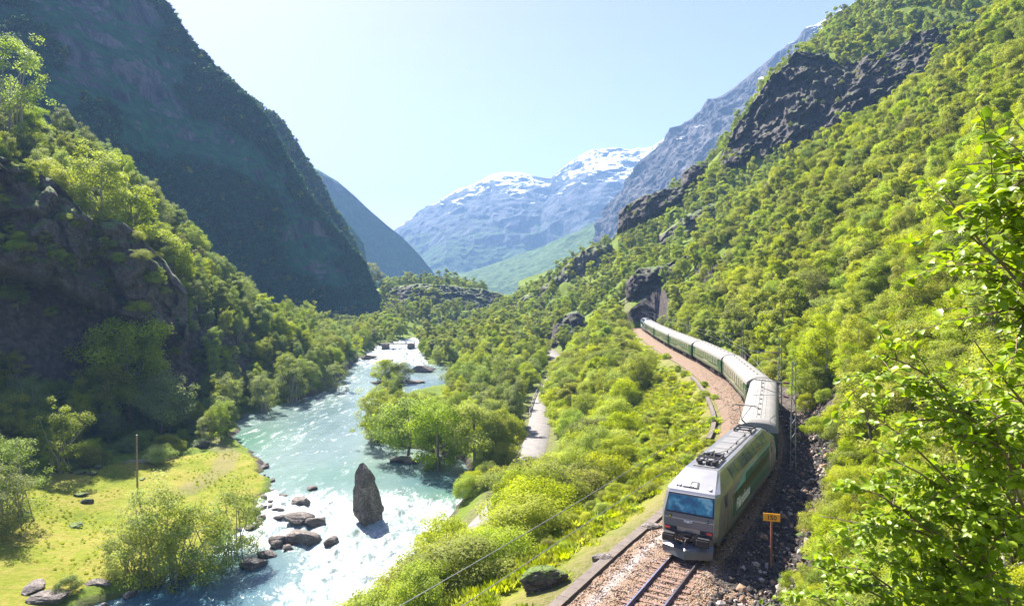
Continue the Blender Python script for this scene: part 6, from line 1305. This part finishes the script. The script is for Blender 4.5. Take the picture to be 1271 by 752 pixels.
rock('boulder', 747, 679, 34.5, .62, 120, 'rock_river', 'upper grey stone beside the cable trough left of the train front', None, (1.1, .8, .6), .3, .3)
rock('boulder', 741, 692, 33.6, .48, 121, 'rock_river', 'lower flat grey stone beside the cable trough left of the train front', None, (1.2, .8, .45), .3, .8)
rock('boulder', 675, 727, 32.0, 1.3, 122, 'rock_brown', 'long dark furrowed rock slab in the grass at the bottom', None, (1.15, .5, .5), .3, .5)
rock('boulder', 808, 637, 39, .6, 123, 'rock_river', 'rough grey stones in the grass left of the locomotive face', None, (1.6, .7, .5), .3, .2)
for j, (px_, py_, D, s_) in enumerate([(60, 742, 64, 1.6), (95, 746, 63, 1.2), (40, 733, 66, 1.3), (120, 720, 68, 1.0)]):
    rock('shore_rock', px_, py_, D, s_, 140 + j, 'rock_river', ['brown shore slab at the very bottom left', 'shore slab right of the bottom left slab', 'flat stone above the bottom left slab', 'stone in the bank under the left willow'][j], None, (1.5, .9, .35), .3, j)
# dark rubble along the cutting on the right side of the line
for i in range(60):
    s_ = S_AT(29) + (S_AT(66) - S_AT(29)) * i / 60; p = tp(s_ + random.uniform(-.5, .5), random.uniform(4.6, 6.6)); px_, py_, zf_ = project([(p[0], p[1], -.3)])
    rock('rubble_stone', float(px_[0]), float(py_[0]), p[1], random.uniform(.22, .55), 300 + i, 'rock_dark', 'dark broken stone in the shaded cutting ' + ('by the orange sign' if p[1] < 40 else 'beside the locomotive' if p[1] < 52 else 'past the nearest mast'), 'rubble in the cutting, ' + ('by the sign' if p[1] < 40 else 'by the locomotive' if p[1] < 52 else 'past the nearest mast'), (1.2, .8, .6), .3, i)
# driftwood heap in the meadow
dw = MB(); rg = random.Random(4)
for i in range(16):
    x_ = rg.uniform(-3, 3); y_ = rg.uniform(-.7, .7); l_ = rg.uniform(.8, 2.2); a = rg.uniform(-.5, .5); dw.tube([(x_ - l_ * math.cos(a), y_ - l_ * math.sin(a), .1 + rg.uniform(0, .3)), (x_, y_, .2 + rg.uniform(0, .35)), (x_ + l_ * math.cos(a), y_ + l_ * math.sin(a), .08 + rg.uniform(0, .5))], [.1, .08, .03], 6)
p = at(184, 565, 110); o = dw.build('driftwood_heap', MAT['dead_wood'], None, True); o.location = (p[0], p[1], hz1(p[0], p[1])); tag(o, 'heap of bleached driftwood at the upper edge of the meadow', 'driftwood', kind='stuff')
# ------------------------------------------------------------------ haze
hb = MB(); hb.box(-5900, 5900, -560, 5900, -27, 900)
m, nn, b = newmat('haze_air'); nn.nodes.remove(b)
pv = nn.nodes.new('ShaderNodeVolumePrincipled'); pv.inputs['Color'].default_value = (.33, .59, 1, 1); pv.inputs['Density'].default_value = 2.1e-4; pv.inputs['Anisotropy'].default_value = 0
nn.links.new(pv.outputs[0], nn.nodes['Material Output'].inputs['Volume'])
tag(hb.build('haze', m), kind='stuff')
